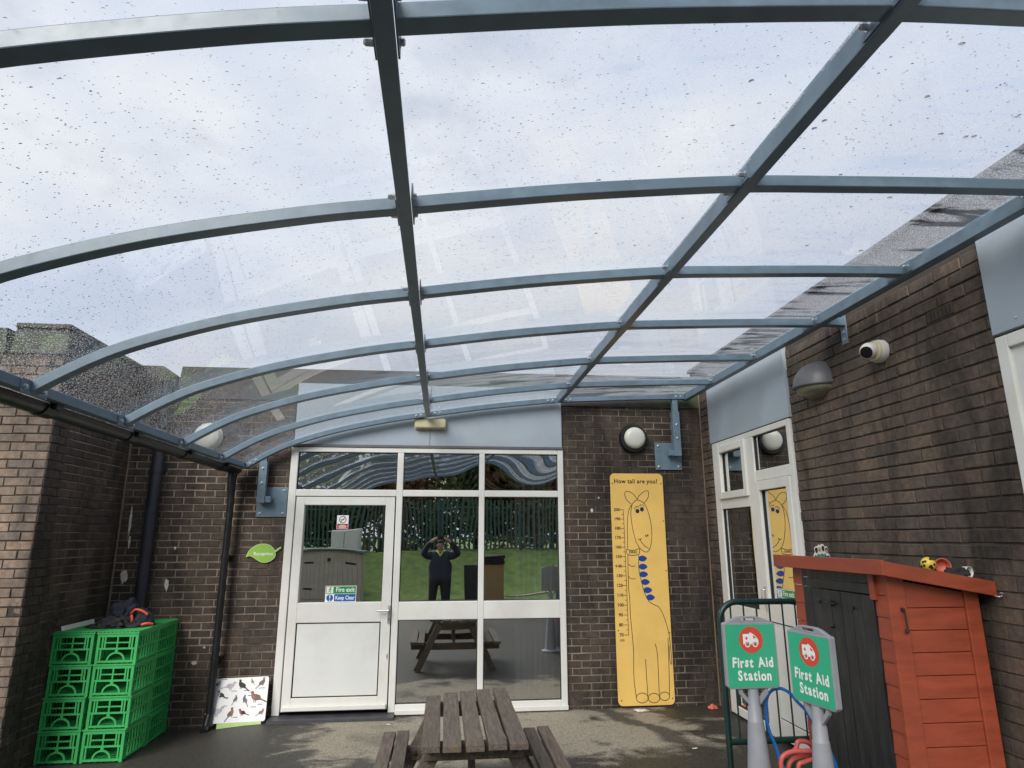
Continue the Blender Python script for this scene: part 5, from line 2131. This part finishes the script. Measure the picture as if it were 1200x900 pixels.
def make_sign(label):
    root = thing('first_aid_sign', label, 'sign', (0, 0, 0), 'first aid station signs on grey posts')
    w2, zb, zt_ = .150, .895, 1.235
    outer = [(-w2, zb + .015), (-w2 + .015, zb), (w2 - .015, zb), (w2, zb + .015), (w2, zt_ - .005), (w2 - .01, zt_ + .002), (.075, zt_ + .026), (.05, zt_ + .032), (-.05, zt_ + .032), (-.075, zt_ + .026), (-w2 + .01, zt_ + .002), (-w2, zt_ - .005)]
    slot = rrect(-.038, .038, zt_ + .010, zt_ + .022, .006, 3)
    # frame plate built as ring round the hand slot
    q = MB()
    q.prism([p for p in outer if p[1] < zt_ + .004] + [], (0, 0, 0), (1, 0, 0), (0, 0, 1), (0, .034, 0))
    q.prism([(-w2 + .012, zt_ + .001), (-.040, zt_ + .001), (-.040, zt_ + .032), (-.052, zt_ + .032), (-.078, zt_ + .026)], (0, .004, 0), (1, 0, 0), (0, 0, 1), (0, .026, 0))
    q.prism([(w2 - .012, zt_ + .001), (.040, zt_ + .001), (.040, zt_ + .032), (.052, zt_ + .032), (.078, zt_ + .026)], (0, .004, 0), (1, 0, 0), (0, 0, 1), (0, .026, 0))
    q.box(-.0405, .0405, .004, .030, zt_ + .022, zt_ + .0325)
    q.box(-.0405, .0405, .004, .030, zt_ + .001, zt_ + .010)
    q.build('frame', M_SIGNGREY, root, bevel=.004)
    fa = MB()
    fa.prism(rrect(-w2 + .009, w2 - .009, zb + .009, zt_ - .009, .008, 3), (0, -.0015, 0), (1, 0, 0), (0, 0, 1), (0, .004, 0))
    face = fa.build('sign_face', M_SIGNGREEN, root)
    f_1 = lambda x, z: (x, -.0022, z)
    f_2 = lambda x, z: (x, -.0028, z)
    f_3 = lambda x, z: (x, -.0034, z)
    cx, cz, r_ = .003, 1.146, .069
    q = MB()
    flat(q, ell(cx, cz, r_, r_, 40), f_1)
    q.build('red_disc', M_SIGNRED, face, fixn=False)
    q = MB()
    flat(q, [(cx - .046, cz - .022), (cx - .046, cz + .030), (cx + .010, cz + .033), (cx + .030, cz + .018), (cx + .042, cz - .002), (cx + .042, cz - .024)], f_2)
    flat(q, [(cx - .008, cz + .033), (cx + .006, cz + .033), (cx + .004, cz + .038), (cx - .006, cz + .038)], f_2)
    for ox in (-.022, .022):
        flat(q, ell(cx + ox, cz - .024, .0145, .0145, 18), f_2)
    hand_text(q, 'First Aid', .003, 1.028, .070, f_2, .238, 3)
    hand_text(q, 'Station', .008, .960, .070, f_2, .195, 5)
    q.build('white_print', M_PRINTW, face, fixn=False)
    q = MB()
    for ox in (-.022, .022):
        flat(q, ell(cx + ox, cz - .024, .0085, .0085, 16), f_3)
    flat(q, [(cx - .034, cz + .006), (cx - .018, cz + .006), (cx - .018, cz + .012), (cx - .034, cz + .012)], f_3)
    flat(q, [(cx - .029, cz + .001), (cx - .023, cz + .001), (cx - .023, cz + .0058), (cx - .029, cz + .0058)], f_3)
    flat(q, [(cx - .029, cz + .0122), (cx - .023, cz + .0122), (cx - .023, cz + .017), (cx - .029, cz + .017)], f_3)
    flat(q, [(cx + .013, cz + .008), (cx + .032, cz + .008), (cx + .017, cz + .023), (cx + .013, cz + .024)], f_3)
    q.build('red_print', M_SIGNRED, face, fixn=False)
    q = MB()
    q.lathe([(.150, 0.0), (.150, .02), (.095, .04), (.080, .28), (.058, .52), (.041, .73), (.041, .735), (.037, .74), (.036, .80), (.031, .81), (.027, .894)], (0, .017, 0), (0, 0, 1), 28)
    post = q.build('post', M_SIGNGREY, root, smooth=True)
    q = MB()
    for s in (-1, 1):
        a = [(s * .022, .825), (s * .032, .825), (s * .085, .885), (s * .085, .894), (s * .066, .894), (s * .034, .862), (s * .034, .880), (s * .050, .894), (s * .022, .894)]
        q.prism([(s * .020, .812), (s * .030, .812), (s * .080, .868), (s * .084, .894), (s * .066, .894), (s * .060, .876), (s * .026, .838)], (0, .008, 0), (1, 0, 0), (0, 0, 1), (0, .018, 0))
    q.pieces('gusset', M_SIGNGREY, post)
    return root


sg1 = make_sign('green first aid station sign facing straight out beside the barrier')
sg2 = copy_tree(sg1)
sg2['label'] = 'green first aid station sign turned sideways in front of the shed door'
sg1.location = (1.712, 3.60, .0)
sg2.location = (1.862, 3.275, -.012)
sg2.rotation_euler = (0, 0, R(-79))

# ------------------------------------------------------------------ hoses and tub
mb = MB()
bl_ = [(1.863, 0.519), (1.846, 0.581), (1.822, 0.644), (1.809, 0.696), (1.806, 0.749), (1.811, 0.802), (1.827, 0.844), (1.857, 0.87), (1.895, 0.877), (1.931, 0.866), (1.965, 0.841), (1.997, 0.802), (2.036, 0.764), (2.062, 0.721), (2.097, 0.662), (2.133, 0.603), (2.157, 0.55), (2.184, 0.471), (2.19, .36), (2.12, .30)]
mb.tube(smooth_path([(1.89, 3.66, .44)] + [(x, 3.68, z) for x, z in bl_], 4), .0088, 10)
tag(mb.build('hose', M_HOSEB, smooth=True), 'blue hose arching up between the two first aid signs', 'hose')
mb = MB()
for pts in ([(1.845, 3.62, .40), (1.835, 3.62, .503), (1.846, 3.62, .547), (1.877, 3.62, .567), (1.92, 3.62, .575), (1.967, 3.62, .574), (2.003, 3.62, .573), (2.06, 3.64, .55), (2.10, 3.66, .48)],
            [(1.895, 3.66, .42), (1.897, 3.66, .488), (1.924, 3.66, .523), (1.968, 3.66, .536), (2.023, 3.66, .545), (2.08, 3.68, .52)],
            [(1.94, 3.64, .42), (1.945, 3.64, .50), (1.98, 3.64, .515), (2.04, 3.64, .53)],
            [(1.92, 3.72, .52), (1.969, 3.7, .561), (1.984, 3.7, .595), (2.014, 3.7, .600), (2.049, 3.7, .588), (2.10, 3.72, .54)]):
    mb.tube(smooth_path(pts, 5), .0125, 10)
tag(mb.build('hose_coil', M_HOSEP, smooth=True), 'coiled pink hose piled in the dark green tub', 'hose')
t = thing('plastic_tub', 'dark green tub holding the hoses behind the first aid signs', 'tub', (2.05, 3.74, 0))
mb = MB()
mb.lathe([(.11, .0), (.135, .455), (.145, .46), (.145, .475), (.128, .475), (.124, .455), (.115, .35), (.001, .34)], (2.03, 3.72, 0), (0, 0, 1), 28)
mb.build('tub_body', M_DGREEN, t, smooth=True)

# ------------------------------------------------------------------ litter
for i, (x, y, s, lb, mt) in enumerate(((2.035, 6.80, .09, 'pale torn paper scrap under the height chart', M_LITTER), (2.78, 6.80, .06, 'crumpled red wrapper on the ground by the right hand corner', M_BALLR), (2.12, 5.62, .03, 'small white scrap on the damp tarmac near the barrier', M_LITTER), (-.45, 6.60, .03, 'tiny pale scrap on the dry ground below the door edge', M_LITTER))):
    m_ = cloth_blob(x, y, gz(x, y) + .003, s, s * .45, s * (.25 if i != 1 else .8), 20.0 + i, 3, .3)
    m_.materials.append(mt)
    o = bpy.data.objects.new('litter_scrap', m_)
    COL.objects.link(o)
    tag(o, lb, 'litter')

# ------------------------------------------------------------------ behind the camera, seen in the window reflections
def fence_pt(s):
    x = -11 + 22 * s
    y = -8.8 + 0.010 * x * x
    return x, y


FN = thing('palisade_fence', 'dark green steel palisade fence on the grass bank reflected in the windows', 'fence', (0, -8.5, 1.0))
q = MB()
q.prism([(-.034, 0), (.034, 0), (.034, 1.72), (.012, 1.80), (0, 1.74), (-.012, 1.80), (-.034, 1.72)], (0, 0, 0), (1, 0, 0), (0, 0, 1), (0, .012, 0))
pale_me = q.mesh('pale', M_PALE)
for i in range(150):
    x, y = fence_pt(i / 149)
    inst(pale_me, 'pale', FN, (x, y, lawn_z(x, y) + .08), (0, 0, math.atan(0.02 * x)))
for z in (.38, 1.45):
    mb = MB()
    mb.tube([(fence_pt(s)[0], fence_pt(s)[1] - .03, lawn_z(*fence_pt(s)) + .08 + z) for s in np.linspace(0, 1, 40)], .022, 4)
    mb.build('rail', M_PALE, FN)
for i in range(9):
    x, y = fence_pt(i / 8)
    mb = MB()
    mb.box(x - .05, x + .05, y - .12, y - .06, lawn_z(x, y) - .2, lawn_z(x, y) + 1.8)
    mb.build('post', M_PALE, FN)

t = thing('low_store', 'beige timber garden store with double doors reflected in the door glass', 'store', (-3.05, -5.1, 0))
mb = MB()
mb.box(-3.86, -2.22, -5.6, -4.86, .0, 1.30)
mb.build('body', M_BEIGE, t)
mb = MB()
mb.box(-3.93, -2.12, -5.66, -4.76, 1.305, 1.36)
mb.build('lid', M_LIDG, t, bevel=.01)
for k in range(12):
    mb = MB()
    a = -3.76 + k * .118
    mb.box(a, a + .114, -4.855, -4.84, .08, 1.24)
    mb.build('board', M_BEIGE, t, bevel=.003)
mb = MB()
for x in (-3.72, -2.62):
    for z in (.35, 1.0):
        mb.box(x, x + .26, -4.838, -4.83, z - .02, z + .02)
mb.box(-3.10, -3.02, -4.838, -4.82, 1.02, 1.09)
mb.pieces('hinge', M_BLACKPL, t)
for k in range(10):
    mb = MB()
    mb.box(-2.218, -2.205, -5.58, -4.88, .04 + k * .125, .155 + k * .125)
    mb.build('board', M_BEIGE, t)
t = thing('tall_cupboard', 'pale plastic cupboard standing behind the beige garden store', 'cupboard', (-2.8, -6.3, 0))
mb = MB()
mb.box(-3.22, -2.40, -6.6, -6.0, -.05, 1.95)
mb.build('body', M_PALEBOX, t, bevel=.04)
mb = MB()
mb.box(-2.815, -2.805, -5.999, -5.992, .05, 1.88)
mb.build('door_gap', M_GASKET, t)
t = thing('board_cabinet', 'tan wooden play cabinet with dark stacked top behind the photographer', 'cabinet', (1.35, -2.2, 0))
mb = MB()
mb.box(1.05, 1.55, -2.6, -2.1, 0, 1.08)
mb.build('carcass', M_TAN, t, bevel=.01)
mb = MB()
for k in range(5):
    mb.box(1.02 + .01 * (k % 2), 1.57 - .015 * (k % 3), -2.63, -2.07, 1.085 + k * .035, 1.113 + k * .035)
mb.pieces('stacked_board', M_BLACKP, t)
for i, (x0, x1, y, z, lb, mt) in enumerate(((1.65, 2.7, -2.2, .34, 'pale plank resting across the play things behind the photographer', M_BEIGE), (.55, .98, -2.5, .0, 'dark board panel leaning beside the play cabinet', M_BLACKP))):
    mb = MB()
    if i == 0:
        mb.obox((2.15, y, .36), (.55, 0, .05), (0, .07, 0), (0, 0, .018))
    else:
        mb.obox((.78, -2.45, .52), (.22, 0, 0), (0, .02, 0), (0, -.05, .52))
    tag(mb.build('loose_board', mt, bevel=.003), lb, 'board')


# trees behind the fence and one bare tree behind the wing
def leaf_crown(c, rx, ry, rz, n, ls, seed):
    g = np.random.default_rng(seed)
    cl = g.normal(size=(26, 3))
    cl = cl / np.linalg.norm(cl, axis=1)[:, None] * g.uniform(.35, 1.0, (26, 1))
    idx = g.integers(0, 26, n)
    P = cl[idx] + g.normal(scale=.16, size=(n, 3))
    P = P * np.array([rx, ry, rz]) + np.array(c)
    A = g.normal(size=(n, 3))
    A /= np.linalg.norm(A, axis=1)[:, None]
    B = np.cross(A, g.normal(size=(n, 3)))
    B /= np.linalg.norm(B, axis=1)[:, None]
    s = ls * g.uniform(.6, 1.3, (n, 1))
    V = np.stack([P - A * s, P + B * s * .45, P + A * s, P - B * s * .45], 1).reshape(-1, 3)
    return V.tolist(), [(4 * i, 4 * i + 1, 4 * i + 2, 4 * i + 3) for i in range(n)]


def limb(mb_, p, d, l, r_, depth, q):
    e = p + d * l
    m1 = p + d * l * .5 + Vector((q.uniform(-1, 1), q.uniform(-1, 1), 0)) * l * .06
    mb_.tube([p, m1, e], [r_, r_ * .82, r_ * .62], 6)
    if depth == 0:
        return
    for k in range(3 if depth > 1 else 4):
        nd2 = (d + Vector((q.uniform(-1, 1), q.uniform(-1, 1), q.uniform(-.25, .7))) * .75).normalized()
        limb(mb_, p + d * l * q.uniform(.55, 1.0), nd2, l * q.uniform(.55, .75), r_ * .55, depth - 1, q)


TREES = [(-9.0, -12.5, 5.2, 'brown', 'brown leaved tree at the far left behind the palisade fence'), (-5.4, -12.0, 4.6, 'green', 'dark green bushy tree behind the beige store and fence'), (-2.0, -13.0, 5.4, 'brown', 'russet tree behind the fence over the door reflection'), (1.4, -12.2, 4.8, 'green', 'olive green tree behind the photographer and fence'), (4.6, -12.8, 5.4, 'brown', 'tawny hedge tree behind the fence in the tall pane reflection'), (8.2, -12.2, 5.0, 'green', 'deep green tree at the far right behind the fence')]
for i, (x, y, h, c, lb) in enumerate(TREES):
    t = thing('broadleaf_tree', lb, 'tree', (x, y, 1.1), 'trees beyond the palisade fence')
    q = random.Random(40 + i)
    mb = MB()
    limb(mb, Vector((x, y, 1.0)), Vector((0, 0, 1)), h * .36, .13, 2, q)
    mb.build('trunk', M_BARK, t, smooth=True)
    mb = MB()
    mb.add(*leaf_crown((x, y, 1.0 + h * .43), 2.9, 1.8, h * .56, 10000, .13, 50 + i))
    mb.build('crown', M_LEAFB if c == 'brown' else M_LEAFG, t, fixn=False)
t = thing('bare_tree', 'bare winter tree rising behind the corner wall parapet', 'tree', (-9.5, 16.0, 0))
mb = MB()
limb(mb, Vector((-9.5, 16.0, -.2)), Vector((0.02, 0, 1)), 3.0, .13, 4, random.Random(77))
mb.build('trunk', M_BARK, t, smooth=True)

# ------------------------------------------------------------------ the photographer (reflected in the glass)
PE = thing('person', 'person in navy coat and dark trousers holding up a phone, reflected in the glass', 'person', (0, -.38, 0))


def skin_mesh(nodes, edges, root, sub=2):
    m_ = bpy.data.meshes.new('body')
    names = list(nodes)
    m_.from_pydata([nodes[k][0] for k in names], [(names.index(a), names.index(b)) for a, b in edges], [])
    o_ = bpy.data.objects.new('body_tmp', m_)
    COL.objects.link(o_)
    md = o_.modifiers.new('s', 'SKIN')
    for i, k in enumerate(names):
        sv = m_.skin_vertices[0].data[i]
        r_ = nodes[k][1]
        sv.radius = r_ if isinstance(r_, tuple) else (r_, r_)
        sv.use_root = (k == root)
    ss = o_.modifiers.new('u', 'SUBSURF')
    ss.levels = sub
    ss.render_levels = sub
    dg = bpy.context.evaluated_depsgraph_get()
    out = bpy.data.meshes.new_from_object(o_.evaluated_get(dg))
    bpy.data.objects.remove(o_)
    return out


py = -.38
nodes = {'pelvis': ((0, py, .88), (.25, .16)), 'waist': ((0, py, 1.00), (.27, .17)), 'chest': ((0, py, 1.17), (.29, .17)), 'neckb': ((0, py, 1.34), (.12, .10)), 'neck': ((0, py + .01, 1.385), .060), 'chin': ((0, py + .035, 1.43), (.064, .072)), 'head': ((0, py + .03, 1.51), (.080, .094)), 'crown': ((0, py + .015, 1.58), (.064, .074))}
edges = [('pelvis', 'waist'), ('waist', 'chest'), ('chest', 'neckb'), ('neckb', 'neck'), ('neck', 'chin'), ('chin', 'head'), ('head', 'crown')]
for s, n in ((-1, 'l'), (1, 'r')):
    nodes.update({n + 'sh': ((s * .235, py, 1.30), .100), n + 'el': ((s * .375, py + .10, 1.36), .080), n + 'fo': ((s * .24, py + .26, 1.57), .058), n + 'wr': ((s * .125, py + .340, 1.655), .036), n + 'pa': ((s * .098, py + .352, 1.690), (.022, .034)),
                  n + 'hip': ((s * .115, py, .82), .130), n + 'kn': ((s * .13, py + .015, .46), .090), n + 'an': ((s * .135, py - .02, .11), .062), n + 'he': ((s * .135, py - .04, .05), .045), n + 'to': ((s * .15, py + .16, .038), (.045, .032))})
    edges += [('neckb', n + 'sh'), (n + 'sh', n + 'el'), (n + 'el', n + 'fo'), (n + 'fo', n + 'wr'), (n + 'wr', n + 'pa'), ('pelvis', n + 'hip'), (n + 'hip', n + 'kn'), (n + 'kn', n + 'an'), (n + 'an', n + 'he'), (n + 'he', n + 'to')]
    for fi, (dx, dz, ln) in enumerate(((-.012, .020, .9), (-.012, .006, 1.0), (-.012, -.010, .95), (-.010, -.024, .8))):
        b0 = Vector((s * .092, py + .356, 1.690 + dz))
        nodes[f'{n}f{fi}a'] = (tuple(b0 + Vector((-s * .016, .012, 0))), .0085)
        nodes[f'{n}f{fi}b'] = (tuple(b0 + Vector((-s * .034 * ln, .004, .0))), .0078)
        edges += [(n + 'pa', f'{n}f{fi}a'), (f'{n}f{fi}a', f'{n}f{fi}b')]
    nodes[n + 'ta'] = ((s * .088, py + .335, 1.668), .010)
    nodes[n + 'tb'] = ((s * .064, py + .340, 1.666), .0085)
    edges += [(n + 'pa', n + 'ta'), (n + 'ta', n + 'tb')]
bm_ = skin_mesh(nodes, edges, 'pelvis')
bm_.materials.clear()
for m_ in (M_COAT, M_TROUSER, M_SKIN, M_GLOSSBLK):
    bm_.materials.append(m_)
for p in bm_.polygons:
    c = p.center
    if c.z < .10:
        k = 3
    elif c.z < .84:
        k = 1
    elif c.z > 1.375 and abs(c.x) < .10 and c.y < py + .2:
        k = 2
    elif c.y > py + .325:
        k = 2
    else:
        k = 0
    p.material_index = k
    p.use_smooth = True
bm_.transform(Matrix.Translation((0, -py, 0)))
o = bpy.data.objects.new('body', bm_)
COL.objects.link(o)
o.parent = PE
mb = MB()
vs, fs = [], []
for i in range(9):
    a = math.pi * .56 * i / 8
    for j in range(20):
        b = 2 * math.pi * j / 20
        lo = 1.0 if math.sin(b) < .3 else .62
        aa = a * lo
        vs.append((.089 * math.sin(aa) * math.cos(b), py + .018 + .104 * math.sin(aa) * math.sin(b), 1.525 + .118 * math.cos(aa)))
for i in range(8):
    for j in range(20):
        l = (j + 1) % 20
        fs.append((i * 20 + j, i * 20 + l, i * 20 + 20 + l, i * 20 + 20 + j))
mb.add(vs, fs)
mb.build('hair', M_FABB, PE, smooth=True)
mb = MB()
mb.lathe([(.010, 0), (.016, .012), (.008, .03)], (0, py + .118, 1.50), (0, .6, -.5), 10)
mb.build('nose', M_SKIN, PE, smooth=True)
mb = MB()
for s in (-1, 1):
    mb.lathe([(.010, 0), (.008, .004), (.001, .006)], (s * .032, py + .112, 1.53), (0, 1, 0), 12)
mb.pieces('eye', M_GLOSSBLK, PE, smooth=True)
mb = MB()
for s in (-1, 1):
    mb.lathe([(.024, 0), (.026, .008), (.012, .014)], (s * .080, py + .02, 1.51), (s, -.2, 0), 12)
mb.pieces('ear', M_SKIN, PE, smooth=True)
mb = MB()
mb.tube(smooth_path([(-.03, py + .115, 1.462), (0, py + .122, 1.458), (.03, py + .115, 1.462)], 4), .005, 6)
mb.build('mouth', M_BALLR, PE, smooth=True)
mb = MB()
mb.tube(smooth_path([(-.065, py + .075, 1.39), (-.03, py + .15, 1.345), (0, py + .175, 1.30), (.03, py + .15, 1.345), (.065, py + .075, 1.39)], 5), .016, 8)
mb.build('collar', M_HIVIS, PE, smooth=True)
PH_ = thing('mobile_phone', 'dark mobile phone held up sideways in both hands, reflected in the glass', 'phone', (0, -.02, 1.69))
mb = MB()
mb.prism(rrect(-.080, .080, 1.655, 1.731, .010), (0, -.024, 0), (1, 0, 0), (0, 0, 1), (0, .0085, 0))
mb.build('case', M_BLACKPL, PH_, bevel=.002)
mb = MB()
mb.prism(rrect(-.074, .074, 1.661, 1.725, .007), (0, -.0245, 0), (1, 0, 0), (0, 0, 1), (0, -.0008, 0))
mb.build('screen', M_GLOSSBLK, PH_)
